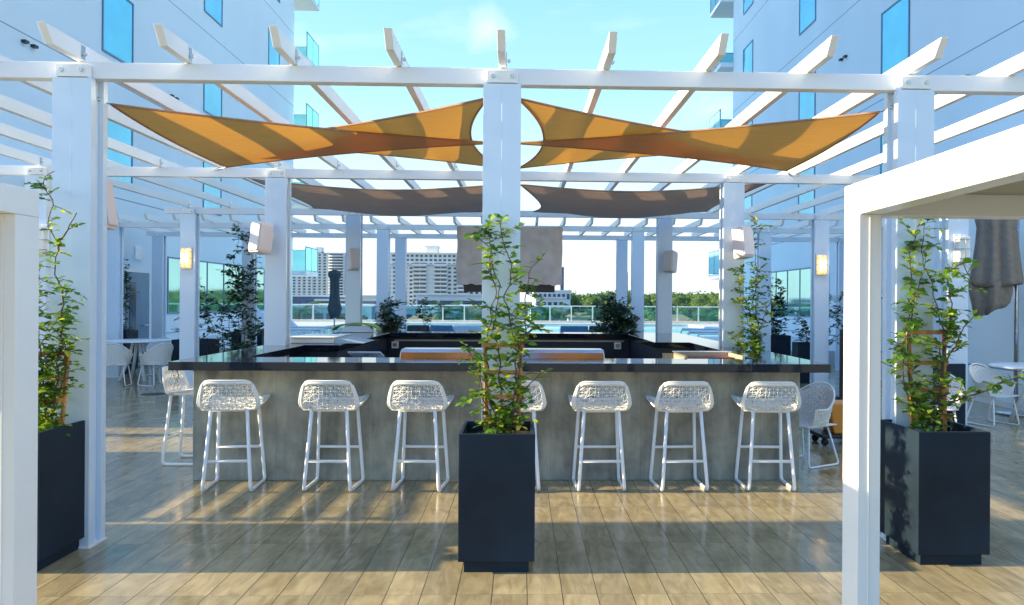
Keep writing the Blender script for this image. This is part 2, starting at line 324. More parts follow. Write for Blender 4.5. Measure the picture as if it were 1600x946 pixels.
def place(proto, used, loc, rz, label, group=None, scale=None):
    o = copy_tree(proto) if used else proto
    o.location = loc; o.rotation_euler = (0, 0, rz); o['label'] = label
    if group: o['group'] = group
    if scale: o.scale = scale
    return o
def rounded(pts, r, n=4):                 # round the inner corners of a polyline
    pts = [Vector(p) for p in pts]; out = [pts[0]]
    for i in range(1, len(pts)-1):
        a = (pts[i-1]-pts[i]); b = (pts[i+1]-pts[i]); q = min(r, a.length*.45, b.length*.45); a.normalize(); b.normalize()
        p0 = pts[i]+a*q; p1 = pts[i]+b*q
        for k in range(n+1): t = k/n; out.append(p0*(1-t)**2+pts[i]*2*t*(1-t)+p1*t*t)
    return out+[pts[-1]]

# ---------------------------------------------------------------- the setting
tag(MB().add([(-6000,-300,-12),(6000,-300,-12),(6000,9000,-12),(-6000,9000,-12)], [(0,1,2,3)]).build('ground', 'city_ground'), kind='structure')
tag(MB().box(-30, 30, -12, 46.2, -12, -.02).build('podium', 'coping'), kind='structure')
tag(MB().add([(-30,-12,0),(30,-12,0),(30,20.4,0),(-30,20.4,0)], [(0,1,2,3)]).build('terrace_floor', 'wood_look_tile'), kind='structure')
pd = MB(); pd.box(-29.9, 29.9, 20.4, 28.5, -.01, .40); pd.box(-29.9, -9.5, 28.5, 43.4, -.01, .40); pd.box(9.5, 29.9, 28.5, 43.4, -.01, .40); pd.box(-29.9, 29.9, 43.4, 46.1, -.01, .40)
tag(pd.build('pool_deck', 'deck'), kind='structure')
tag(MB().add([(-9.5,28.5,.33),(9.5,28.5,.33),(9.5,43.4,.33),(-9.5,43.4,.33)], [(0,1,2,3)]).build('pool_water', 'pool_water'), kind='structure')

# hotel wings -------------------------------------------------------------
def wing(side):
    s = -1 if side == 'l' else 1
    X = -11.0 if s < 0 else 10.3; Y0, Y1 = 10.3, 37.3; top = 29.5
    t = empty('hotel_wing', (X, (Y0+Y1)/2, 0), 'pale blue stucco hotel wing with cyan windows on the %s side of the terrace' % ('left' if s < 0 else 'right'), 'building')
    a, b = sorted((X, X+s*16))
    MB().box(a, b, Y0, Y1, -.0, top).build('wall', 'stucco', t)
    cols_ = [14.2, 21.2, 27.62, 34.3] if s < 0 else [14.2, 20.95, 27.5, 34.8]
    def win(y0, y1, z0, z1, n=1, gl='window_glass'):
        o = -s   # outward direction
        fr = MB()
        w = .05
        def bx(ya, yb, za, zb, d0, d1): 
            xa, xb = sorted((X+o*d0, X+o*d1)); fr.box(xa, xb, ya, yb, za, zb)
        bx(y0, y1, z0, z0+w, .002, .03); bx(y0, y1, z1-w, z1, .002, .03)
        for k in range(n+1):
            yy = y0+(y1-y0-w)*k/n; bx(yy, yy+w, z0+w, z1-w, .002, .03)
        f = fr.build('window', 'window_frame', t)
        xa, xb = sorted((X+o*.004, X+o*.014))
        MB().box(xa, xb, y0+.02, y1-.02, z0+.02, z1-.02).build('pane', gl, f)
    for yc in cols_:
        for z0 in (4.72, 8.17, 11.62, 15.07, 18.52, 21.97, 25.42):
            z1 = min(z0+1.83, top-.1); w = .8 if yc < 30 else .75
            win(yc-w, yc+w, z0, z1, 1)
    if s < 0: win(24.2, 33.2, 1.22, 3.0, 6, 'teal_glass')
    else: win(25.4, 33.4, 1.17, 2.95, 6, 'teal_glass')
    # balconies beyond the far corner, roof slab over them
    bx0, bx1 = sorted((X+s*3, X-s*.62))
    for z in (2.85, 6.3, 9.75, 13.2, 16.4, 19.85, 23.3):
        bl = MB().box(bx0, bx1, Y1+.002, Y1+2.2, z, z+.22).build('balcony', 'white_paint', t, .01)
        g = MB(); e = X-s*.6; q0, q1 = sorted((e, e+s*.02)); g.box(q0, q1, Y1+.05, Y1+2.15, z+.28, z+1.36); 
        g.box(min(bx0, bx1)+.03, max(bx0, bx1)-.03, Y1+2.16, Y1+2.18, z+.28, z+1.36); g.build('glass_panel', 'balcony_glass', bl)
        r_ = MB(); r_.tube([(e, Y1+.02, z+1.38), (e, Y1+2.18, z+1.38), (X+s*3, Y1+2.18, z+1.38)], .022, 6)
        for yy in (Y1+.04, Y1+1.1, Y1+2.16): r_.tube([(e, yy, z+.2), (e, yy, z+1.38)], .018, 6)
        r_.build('rail', 'window_frame', bl)
    q0, q1 = sorted((X+s*16.2, X-s*.45)); MB().box(q0, q1, Y0-.3, Y1+2.3, top+.003, top+.25).build('roof_slab', 'white_paint', t)
    # small fixtures on the facade
    spots = [(13.0, 5.9), (24.5, 8.0), (24.5, 5.2), (17.4, 7.3)] if s < 0 else [(13.2, 6.7), (24.3, 9.5), (24.3, 5.6), (17.6, 6.9)]
    for (y, z) in spots:
        f = MB()
        for dy in (-.16, .16):
            xa, xb = sorted((X-s*.002, X-s*.10)); f.box(xa, xb, y+dy-.07, y+dy+.07, z, z+.06)
        f.build('vent', 'black', t)
    # ground floor block that steps out on to the terrace
    if s < 0: x0, x1, ya, yb, zt = -10.998, -9.6, 10.2, 20.9, 4.15
    else: x0, x1, ya, yb, zt = 7.95, 10.298, 8.2, 17.2, 3.6
    MB().box(x0, x1, ya, yb, 0, zt).build('ground_floor_wall', 'stucco', t)
    pf = x1 if s < 0 else x0; o = -s
    MB().box(*sorted((pf+o*.003, pf+o*.012)), ya+.02, yb-.02, 0, .10).build('skirting', 'coping', t)
    if s < 0:
        d = MB().box(pf+.002, pf+.05, 18.75, 20.05, 0, 2.42).build('door_frame', 'white_paint', t)
        l_ = MB().box(pf+.052, pf+.075, 18.83, 19.97, .02, 2.34).build('door', 'window_frame', t)
        MB().box(pf+.077, pf+.085, 18.98, 19.28, .3, 2.1).build('glass_panel', 'far_glass', l_)
        MB().tube(rounded([(pf+.078, 19.6, 1.02), (pf+.14, 19.6, 1.02), (pf+.14, 19.9, 1.02), (pf+.078, 19.9, 1.02)], .03), .015).build('handle', 'steel', l_)
        MB().box(pf+.002, pf+.03, 19.35, 19.68, 2.66, 3.0).build('sign_plate', 'white_satin', t, .004)
    return t
wing('l'); wing('r')

# railing -------------------------------------------------------------------
def railing():
    t = empty('glass_railing', (0, 45.3, .4), 'long glass railing with white top rail along the far edge of the pool deck', 'railing')
    MB().box(-18, 16, 45.15, 45.5, .401, .52).build('curb', 'coping', t)
    MB().box(-18, 16, 45.27, 45.35, 1.36, 1.42).build('top_rail', 'white_satin', t)
    for k in range(27):
        x = -17.2+1.26*k
        MB().box(x-.035, x+.035, 45.28, 45.34, .52, 1.36).build('post', 'white_satin', t)
        MB().box(x+.045, x+1.215, 45.303, 45.317, .56, 1.34).build('glass_panel', 'rail_glass', t)
railing()

# pergolas --------------------------------------------------------------------
def make_post(t, X, Y, top=3.2, w=.13):
    f = MB(); f.box(X-w, X+w, Y, Y+.055, 0, top-.005); f.box(X-w, X+w, Y+.155, Y+.21, 0, top+.09)
    f.box(X-w+.035, X+w-.035, Y+.055, Y+.155, 0, top); f.box(X-.0018, X+.0012, Y-.0012, Y-.0002, 1.9, top-.03)
    p = f.build('post', 'post_paint', t, .003)
    MB().box(X-w+.025, X+w-.025, Y-.006, Y+.054, top, top+.085).build('cap_plate', 'white_satin', p, .002)
    MB().box(X-w-.01, X+w+.01, Y-.01, Y+.22, .0, .012).build('base_plate', 'white_satin', p)
    for dx in (-.065, .065):
        MB().add(*ring((X+dx, Y-.006, top+.045), .015, .012)).build('bolt', 'steel', p)
    return p
def ring(c, r, h, n=10):
    vs = [(c[0]+r*math.cos(2*math.pi*k/n), c[1]-j*h, c[2]+r*math.sin(2*math.pi*k/n)) for j in (0, 1) for k in range(n)]
    return vs, [tuple(range(n, 2*n))]+[(k, (k+1) % n, (k+1) % n+n, k+n) for k in range(n)]
def rafter(t, X, y0, y1, zb, m='white_paint', h=.112, w=.026):
    r = MB(); r.prism([(y0, zb+h), (y0+.09, zb), (y1-.09, zb), (y1, zb+h)], 'x', X-w, X+w)
    return r.build('rafter', m, t, .002)
ROWS = {1: (5.30, [-5.94, -3.055, -.14, 2.757, 5.65]), 2: (9.55, [-5.93, -3.03, 2.66, 5.52]), 3: (13.75, [-5.90, -2.995, 2.585, 5.44])}
t = empty('pergola', (0, 9.6, 0), 'large white metal pergola standing over the bar', 'pergola')
for k, (Y, xs) in ROWS.items():
    for X in xs: make_post(t, X, Y)
for k, (Y, x0, x1) in {1: (5.36, -6.5, 6.3), 2: (9.61, -6.5, 6.2), 3: (13.81, -6.33, 6.1)}.items():
    MB().box(x0, x1, Y, Y+.09, 3.205, 3.318).build('beam', 'white_paint', t, .003)
    for i in range(-8, 9):      # the small angle clips that hold the rafters on the beams
        pass
for i in range(-8, 9):
    X = -.14+.7225*i
    r = rafter(t, X, 4.92, 14.35, 3.322)
    for y in (5.30, 9.55, 13.75):
        q = MB().box(X+.027, X+.031, y+.02, y+.06, 3.33, 3.42); q.add(*ring((X+.045, y+.04, 3.36), .012, .02)); q.build('bracket', 'steel', r)
pergola_main = t
t2 = empty('pergola', (0, 18, 0), 'smaller white pergola by the pool with its cut rafter ends facing the bar', 'pergola')
for (Y, xs) in ((16.7, [-8.75, -5.88, -3.0, 2.55, 5.35, 8.2]), (19.05, [-8.9, -5.9, -2.99, 2.51, 5.3, 8.1])):
    for X in xs: make_post(t2, X, Y, 3.22)
    MB().box(-9.2, 8.6, Y+.06, Y+.15, 3.225, 3.338).build('beam', 'white_paint', t2, .003)
i = 0
X = -9.0
while X < 8.5:
    rafter(t2, X, 16.2, 19.75, 3.342, h=.12); X += .583

# speakers and sconces on the posts ------------------------------------------------------
def speaker(loc, rz, label, first=[None]):
    if first[0] is None:
        r = empty('wall_speaker', (0, 0, 0), label, 'speaker', 'white speakers on the pergola posts')
        b = MB(); b.prism([(-.085, -.19), (.085, -.19), (.10, -.15), (.10, .15), (.085, .19), (-.085, .19)], 'y', -.13, .05)
        b.build('cabinet', 'speaker_white', r, .012, 3, local=True)
        MB().prism([(-.075, -.17), (.075, -.17), (.088, -.14), (.088, .14), (.075, .17), (-.075, .17)], 'y', -.15, -.13).build('grille', 'speaker_white', r, .012, 2, local=True)
        MB().tube(rounded([(0, .06, .12), (0, .12, .12), (0, .12, -.12), (0, .06, -.12)], .03), .012).build('bracket', 'frame_white', r, local=True)
        first[0] = r
        o = r
    else: o = copy_tree(first[0])
    o.location = loc; o.rotation_euler = (R(-8), 0, rz); o['label'] = label
    return o
speaker((-3.13, 9.42, 2.43), R(-32), 'white speaker on the left bar post beside the tall vine')
speaker((2.70, 9.40, 2.42), R(24), 'white speaker on the right bar post above the climbing vine')
speaker((-2.97, 13.58, 2.40), R(32), 'small white speaker on the far post to the left of the covered screen')
speaker((2.66, 13.58, 2.40), R(-38), 'small white speaker on the far post to the right of the covered screen')
speaker((-3.165, 5.72, 2.38), R(97), 'white rounded speaker on the near left post above the planter', )

def sconce(loc, label, lit, protos={}):
    if lit not in protos:
        r = empty('wall_sconce', (0, 0, 0), label, 'wall lamp', 'caged wall lamps on the pergola posts')
        MB().box(-.09, .09, -.02, -.0, -.19, .19).build('back_plate', 'frame_white', r, .004, local=True)
        MB().box(-.075, .075, -.10, -.022, -.165, .165).build('lamp_shade', 'lamp_glass' if lit else 'lamp_off', r, .02, 3, local=True)
        c = MB()
        for z in (-.12, 0, .12): c.tube(rounded([(-.085, -.01, z), (-.085, -.115, z), (.085, -.115, z), (.085, -.01, z)], .02, 3), .0045, 6)
        for x in (0,): c.tube([(x, -.02, .18), (x, -.117, .17), (x, -.117, -.17), (x, -.02, -.18)], .0045, 6)
        c.build('cage', 'steel', r, local=True)
        if lit:
            pl = bpy.data.lights.new('bulb', 'POINT'); pl.energy = 2.2; pl.color = (1, .7, .35); pl.shadow_soft_size = .05
            po = bpy.data.objects.new('bulb', pl); col.objects.link(po); po.parent = r; po.location = (0, -.17, 0)
        protos[lit] = r; o = r
    else: o = copy_tree(protos[lit])
    o.location = loc; o['label'] = label
sconce((-5.90, 13.74, 2.41), 'lit amber caged wall lamp on the far left post', True)
sconce((5.41, 13.74, 2.38), 'lit amber caged wall lamp on the far right post', True)
sconce((-5.85, 9.54, 2.40), 'unlit white caged wall lamp on the left outer post behind the near vine', False)
sconce((5.54, 9.54, 2.38), 'unlit white caged wall lamp on the right outer post by the folded parasol', False)

# ---------------------------------------------------------------- the bar
def bar():
    t = empty('outdoor_bar', (-.2, 10.3, 0), 'rectangular outdoor bar with board marked concrete sides and black polished counter', 'bar')
    # outer concrete walls
    MB().box(-3.06, 2.67, 7.27, 7.42, 0, 1.05).build('front_wall', 'board_concrete', t, .004)
    MB().box(-3.06, -2.91, 7.423, 13.85, 0, 1.05).build('side_wall', 'board_concrete', t, .004)
    MB().box(2.52, 2.67, 7.423, 13.85, 0, 1.05).build('side_wall', 'board_concrete', t, .004)
    MB().box(-2.907, 2.517, 13.7, 13.85, 0, 1.05).build('back_wall', 'board_concrete', t, .004)
    # counter tops, butted
    MB().box(-3.17, 2.86, 7.0, 7.62, 1.052, 1.13).build('counter_top', 'granite', t, .004, 2)
    MB().box(-3.17, -2.70, 7.622, 9.66, 1.052, 1.13).build('counter_top', 'granite', t, .004, 2)
    MB().box(-3.17, -2.27, 9.662, 13.35, 1.052, 1.13).build('counter_top', 'granite', t, .004, 2)
    MB().box(2.36, 2.86, 7.622, 10.66, 1.052, 1.13).build('counter_top', 'granite', t, .004, 2)
    MB().box(1.86, 2.86, 10.662, 13.35, 1.052, 1.13).build('counter_top', 'granite', t, .004, 2)
    MB().box(-3.17, 2.86, 13.352, 13.97, 1.052, 1.13).build('counter_top', 'granite', t, .004, 2)
    # dark inner cabinets
    MB().box(-2.90, 2.51, 7.43, 7.56, 0, 1.05).build('inner_cabinet', 'navy_panel', t)
    MB().box(-2.90, -2.31, 9.72, 13.68, 0, 1.05).build('inner_cabinet', 'navy_panel', t)
    MB().box(1.90, 2.51, 10.72, 13.68, 0, 1.05).build('inner_cabinet', 'navy_panel', t)
    MB().box(-2.305, 1.895, 13.42, 13.68, 0, 1.05).build('inner_cabinet', 'navy_panel', t)
    MB().box(1.98, 2.34, 10.705, 10.718, .2, .98).build('cabinet_door', 'steel', t, .003)
    MB().box(-2.2, 1.8, 13.405, 13.418, .985, 1.01).build('trim_strip', 'cream', t)
    for x in (-2.18, 2.02-.33):
        p = MB().box(x-.06, x+.06, 13.37, 13.404, .86, .98).build('outlet', 'frame_white', t, .004)
        MB().box(x-.035, x+.035, 13.366, 13.369, .89, .95).build('cover', 'steel', p)
bar()
# stainless units behind the front counter
def cooler(x0, x1, label, cat='bar cooler'):
    t = empty('bar_cooler', ((x0+x1)/2, 7.95, 0), label, cat, 'stainless coolers behind the front counter')
    MB().box(x0, x1, 7.66, 8.15, .08, 1.06).build('body', 'brushed_steel', t, .006, 2)
    pr_ = MB(); pr_.prism([(7.70, 1.062), (8.16, 1.062), (8.16, 1.17), (8.10, 1.20), (7.86, 1.20), (7.80, 1.17)], 'x', x0+.01, x1-.01)
    l_ = pr_.build('lid', 'brushed_steel', t, .01, 2)
    MB().box(x0, x1, 7.68, 7.86, 1.08, 1.085).build('ledge', 'steel', l_)
cooler(-1.23, -.20, 'stainless steel cooler with sloped lid behind the counter, left of the near vine')
cooler(-.17, .86, 'stainless steel cooler with sloped lid behind the counter, right of the near vine')
t = empty('service_tray', (2.05, 7.9, 1.0), 'open cream service box with red rim set in the right end of the bar', 'service box')
s_ = MB(); s_.box(1.66, 2.28, 8.28, 8.31, 1.02, 1.15); s_.box(1.66, 1.69, 7.75, 8.278, 1.02, 1.15); s_.box(2.25, 2.28, 7.75, 8.278, 1.02, 1.15); s_.box(1.62, 2.30, 7.68, 7.748, .5, 1.12)
s_.build('box_wall', 'cream', t, .003)
MB().box(1.72, 2.24, 8.0, 8.27, 1.10, 1.115).build('red_shelf', 'red_panel', t); MB().box(1.65, 2.29, 8.27, 8.33, 1.152, 1.162).build('top_edge', 'frame_white', t)
# point-of-sale till and menus at the left inner corner
t = empty('till_box', (-2.6, 10.2, 1.13), 'low white box unit with sloping lid on the left inner corner of the counter', 'counter box')
b_ = MB(); b_.prism([(-2.98, 1.131), (-2.42, 1.131), (-2.42, 1.20), (-2.98, 1.20)], 'y', 10.0, 10.9); b_.build('body', 'frame_white', t, .01, 2)
b_ = MB(); b_.prism([(-2.418, 1.131), (-2.05, 1.131), (-2.418, 1.198)], 'y', 10.05, 10.85); b_.build('sloping_side', 'pale_sling', t)
MB().box(-2.99, -2.41, 9.97, 10.93, 1.202, 1.215).build('lid', 'frame_white', t, .004)
t = empty('service_terminal', (-2.0, 9.9, .9), 'pale blue order terminal on a low shelf behind the left counter corner', 'order terminal')
MB().obox((-1.98, 9.9, 1.0), .42, .30, .02, Matrix.Rotation(R(-14), 3, 'X')).build('screen', 'pale_sling', t, .005)
MB().obox((-1.9, 9.78, .97), .16, .06, .03, Matrix.Rotation(0, 3, 'X')).build('card_slot', 'window_frame', t)
MB().box(-2.26, -1.7, 9.75, 10.3, .90, .93).build('shelf', 'frame_white', t, .003)
MB().tube([(-1.98, 9.9, .93), (-1.98, 9.92, .99)], .03).build('stand', 'steel', t)
MB().box(-2.2, -2.12, 9.8, 10.2, 0, .9).build('bracket', 'steel', t); MB().box(-1.85, -1.77, 9.8, 10.2, 0, .9).build('bracket', 'steel', t)
t = empty('ice_tub', (-2.85, 13.5, 1.13), 'low grey tub with a yellow-green cover on the far counter', 'tub')
MB().prism([(-3.12, 1.131), (-2.55, 1.131), (-2.62, 1.25), (-3.04, 1.25)], 'y', 13.38, 13.68).build('body', 'post_paint', t, .01, 2)
g_ = MB()
P = []
for i in range(17):
    u = i/16; x = -3.27+.80*u; z = 1.16+.115*math.sin(math.pi*u)**.5*(1 if 0 < u < 1 else 0)
    P += [(x, 13.34, z), (x, 13.72, z), (x, 13.72, z+.018), (x, 13.34, z+.018)]
g_.add(P, [q for i in range(16) for q in ((4*i, 4*i+4, 4*i+5, 4*i+1), (4*i+2, 4*i+6, 4*i+7, 4*i+3), (4*i+3, 4*i+7, 4*i+4, 4*i), (4*i+1, 4*i+5, 4*i+6, 4*i+2))])
g_.build('cover', 'lime_cloth', t)

# covered television ---------------------------------------------------------------
t = empty('covered_television', (-.17, 11, 2.3), 'wide television under a wrinkled grey fabric cover hanging over the bar', 'television')
c_ = bpy.data.meshes.new('cover'); bm = bmesh.new(); NX, NZ = 60, 34
rows = []
for side in (0, 1):
    g = [[None]*(NX+1) for _ in range(NZ+1)]
    for j in range(NZ+1):
        for i2 in range(NX+1):
            u = i2/NX; v = j/NZ; x = -.925+1.51*u; z = 1.925+.83*v
            edge = min(u, 1-u)*NX/3; d = .045*min(1, edge)
            wv = noise.noise(Vector((x*2.6, z*2.2, 3)))*.035+noise.noise(Vector((x*8+z*5, z*7, 1)))*.014+noise.noise(Vector((x*19, z*13-x*6, 9)))*.005
            xx = x+(noise.noise(Vector((0, z*3, 5+(u > .5)*7)))*.02 if min(u, 1-u) < .02 else 0)
            zz = z+(.008*math.sin(x*24)+.006*math.sin(x*51) if v == 0 else 0)
            y = 11-d-wv if side == 0 else 11.09+d*.6
            g[j][i2] = bm.verts.new((xx, y, zz))
    rows.append(g)
A_, B_ = rows
for j in range(NZ):
    for i2 in range(NX):
        bm.faces.new((A_[j][i2], A_[j][i2+1], A_[j+1][i2+1], A_[j+1][i2])); bm.faces.new((B_[j][i2], B_[j+1][i2], B_[j+1][i2+1], B_[j][i2+1]))
for j in range(NZ):
    bm.faces.new((A_[j][0], A_[j+1][0], B_[j+1][0], B_[j][0])); bm.faces.new((A_[j][NX], B_[j][NX], B_[j+1][NX], A_[j+1][NX]))
for i2 in range(NX): bm.faces.new((A_[NZ][i2], A_[NZ][i2+1], B_[NZ][i2+1], B_[NZ][i2]))
for f in bm.faces: f.smooth = True
for v in bm.verts: v.co -= t.location
bm.to_mesh(c_); bm.free(); c_.materials.append(MATS['cover_fabric']); co = bpy.data.objects.new('cover', c_); col.objects.link(co); co.parent = t
MB().box(-.82, .48, 11.0, 11.07, 1.82, 1.935).build('screen_edge', 'black', t, .006, 2)
b_ = MB(); b_.box(-.83, -.72, 10.99, 11.08, 1.90, 1.95); b_.box(.37, .48, 10.99, 11.08, 1.90, 1.95); b_.build('clamp', 'black', t)
m_ = MB(); m_.tube([(-.17, 11.12, 2.2), (-.17, 11.12, 3.32)], .03); m_.box(-.4, .1, 11.085, 11.12, 2.15, 2.6); m_.build('mount', 'steel', t)

# ---------------------------------------------------------------- shade sails
def sail_tri(label, A, B, C, pinches=(.13,)*3, sag=.05, cords=()):
    A, B, C = Vector(A), Vector(B), Vector(C); t = empty('shade_sail', ((A+B+C)/3), label, 'shade sail', 'shade sails stretched under the pergola')
    N = 36; idx = {}; vs = []; fs = []
    for i in range(N+1):
        for j in range(N+1-i):
            a = i/N; b = j/N; c = 1-a-b; p = A*a+B*b+C*c
            for (x, y, z, P, Q, S, pinch) in ((a, b, c, A, B, C, pinches[0]), (b, c, a, B, C, A, pinches[1]), (c, a, b, C, A, B, pinches[2])):
                s = y+z
                if s > 1e-6: p = p+(P-(Q+S)/2)*pinch*4*y*z/(s*s)*(s**4)
            p.z -= sag*27*a*b*c; p.z += noise.noise(p*1.3)*.02*min(1, 27*a*b*c)
            idx[i, j] = len(vs); vs.append(p)
    for i in range(N):
        for j in range(N-i):
            fs.append((idx[i, j], idx[i+1, j], idx[i, j+1]))
            if i+j < N-1: fs.append((idx[i+1, j], idx[i+1, j+1], idx[i, j+1]))
    MB().add(vs, fs, True).build('cloth', 'sail_fabric', t)
    hem = [vs[idx[i, 0]] for i in range(N+1)]+[vs[idx[i, N-i]] for i in range(N-1, -1, -1)]+[vs[idx[0, j]] for j in range(N-1, -1, -1)]
    MB().tube(hem, .009, 6).build('hem', 'sail_fabric', t)
    for (p, q) in cords: cord(t, p, q)
def cord(t, p, q):
    p, q = Vector(p), Vector(q); m = MB(); m.tube([p, q], .005, 6); d = q-p
    m.tube([p+d*.3, p+d*.32, p+d*.68, p+d*.7], [.006, .014, .014, .006], 8); m.build('turnbuckle', 'steel', t)
def sail_quad(label, P, sag=.23, pinch=.13, cords=()):
    P = [Vector(p) for p in P]; ctr = sum(P, Vector())/4; t = empty('shade_sail', ctr, label, 'shade sail', 'shade sails stretched under the pergola')
    N = 30; vs = []; fs = []
    for j in range(N+1):
        for i in range(N+1):
            u = i/N; v = j/N; p = P[0]*(1-u)*(1-v)+P[1]*u*(1-v)+P[2]*u*v+P[3]*(1-u)*v
            ex = 4*u*(1-u); ey = 4*v*(1-v)
            xy = (ctr-p); xy.z = 0
            k = pinch*(ex*(2*v-1)**4+ey*(2*u-1)**4); p = p+xy*k
            p.z -= sag*(.30*max(ex, ey)+.70*ex*ey)
            p.z += noise.noise(p*.9)*.03*ex*ey
            vs.append(p)
    for j in range(N):
        for i in range(N): a = j*(N+1)+i; fs.append((a, a+1, a+N+2, a+N+1))
    MB().add(vs, fs, True).build('cloth', 'shaded_sail_fabric', t)
    hem = [vs[i] for i in range(N+1)]+[vs[j*(N+1)+N] for j in range(1, N+1)]+[vs[N*(N+1)+i] for i in range(N-1, -1, -1)]+[vs[j*(N+1)] for j in range(N-1, -1, -1)]
    MB().tube(hem, .010, 6).build('hem', 'shaded_sail_fabric', t)
    for (p, q) in cords: cord(t, p, q)
sail_tri('orange sail reaching from the middle rafter out to the near right post', (-.10, 7.4, 3.215), (2.60, 5.52, 3.09), (2.78, 8.0, 3.085), (-.02, .06, .05), .035, [((2.78, 8.0, 3.085), (3.4, 9.5, 3.25)), ((2.6, 5.52, 3.09), (2.7, 5.4, 3.12))])
sail_tri('orange sail hung from the near middle post, right half, behind another sail', (-.04, 5.54, 3.16), (-.05, 9.35, 3.31), (2.75, 7.6, 3.255), (.05, .05, .09), .03)
sail_tri('orange sail reaching from the middle rafter out to the near left post', (-.24, 7.4, 3.215), (-2.91, 5.52, 3.07), (-3.04, 8.0, 3.055), (-.02, .06, .05), .035, [((-3.04, 8.0, 3.055), (-3.8, 9.5, 3.25)), ((-2.91, 5.52, 3.07), (-3.0, 5.4, 3.1))])
sail_tri('orange sail hung from the near middle post, left half, behind another sail', (-.24, 5.54, 3.16), (-.23, 9.35, 3.31), (-3.0, 7.6, 3.235), (.05, .05, .09), .03)
sail_quad('sail coloured brown for its shade, over the back half of the bar, right side', [(-.02, 9.8, 3.18), (3.17, 9.8, 3.24), (3.28, 13.5, 3.30), (.20, 13.5, 3.265)], cords=[((3.17, 9.8, 3.24), (3.5, 9.6, 3.3))])
sail_quad('sail coloured brown for its shade, over the back half of the bar, left side', [(-.26, 9.8, 3.18), (-3.40, 9.8, 3.21), (-3.62, 13.5, 3.29), (-.45, 13.5, 3.265)], cords=[((-3.4, 9.8, 3.21), (-3.8, 9.6, 3.3))])

# ---------------------------------------------------------------- woven seats
def lattice(grid, jit, seed):
    """star pattern: every cell of a quad grid becomes a fan of eight triangles"""
    rr = random.Random(seed); n = len(grid)-1; m = len(grid[0])-1; bm = bmesh.new(); V = {}
    def vert(a, b):
        if (a, b) not in V:
            i, j = min(int(a), n-1), min(int(b), m-1); fa, fb = a-i, b-j
            p = grid[i][j]*(1-fa)*(1-fb)+grid[i+1][j]*fa*(1-fb)+grid[i+1][j+1]*fa*fb+grid[i][j+1]*(1-fa)*fb
            if 0 < a < n and 0 < b < m: p = p+Vector((rr.uniform(-jit, jit), rr.uniform(-jit, jit)*.3, rr.uniform(-jit, jit)*.6))
            V[a, b] = bm.verts.new(p)
        return V[a, b]
    for i in range(n):
        for j in range(m):
            c = vert(i+.5, j+.5)
            r_ = [vert(i, j), vert(i+.5, j), vert(i+1, j), vert(i+1, j+.5), vert(i+1, j+1), vert(i+.5, j+1), vert(i, j+1), vert(i, j+.5)]
            for k in range(8): bm.faces.new((r_[k], r_[(k+1) % 8], c))
    return bm
def strands(grid, jit, r, seed, name, parent, m='wicker'):
    bm = lattice(grid, jit, seed); b = MB(); bm.verts.ensure_lookup_table()
    for e in bm.edges: b.tube([e.verts[0].co.copy(), e.verts[1].co.copy()], r, 4, cap=False)
    bm.free(); return b.build(name, m, parent, local=True)
def surf(fn, us, vs): return [[fn(u, v) for v in vs] for u in us]
def lin(a, b, n): return [a+(b-a)*i/n for i in range(n+1)]
def solidstrip(grid, th, name, parent, m='wicker'):
    vs = []; fs = []; n = len(grid); k = len(grid[0])
    for row in grid: vs += row
    for i in range(n-1):
        for j in range(k-1): fs.append((i*k+j, i*k+j+1, (i+1)*k+j+1, (i+1)*k+j))
    o = MB().add(vs, fs, True).build(name, m, parent, local=True); s = o.modifiers.new('thick', 'SOLIDIFY'); s.thickness = th; s.offset = 0; return o

def stool_shell(u, v):          # u -1..1 across, v 0..1 from the front of the seat up to the top of the back
    prof = [(0, .225, .775), (.18, .15, .752), (.38, .0, .733), (.52, -.12, .716), (.60, -.178, .716), (.66, -.205, .738), (.84, -.24, .87), (1, -.258, .985)]
    for i in range(len(prof)-1):
        if v <= prof[i+1][0]+1e-9:
            f = (v-prof[i][0])/(prof[i+1][0]-prof[i][0]); y = prof[i][1]+(prof[i+1][1]-prof[i][1])*f; z = prof[i][2]+(prof[i+1][2]-prof[i][2])*f; break
    w = .262-.03*max(0, (v-.4)/.2)**2*(v > .4) if v < .6 else .232+.038*min(1, (v-.6)/.12)-.048*max(0, (v-.66)/.34)**1.4
    cr_ = abs(u)
    z += (.035*cr_**3 if v < .6 else -.05*max(0, (v-.6)/.4)**2*cr_**9)
    y += .055*cr_**2.6*max(0, min(1, (v-.45)/.2))
    return Vector((u*w, y, z))
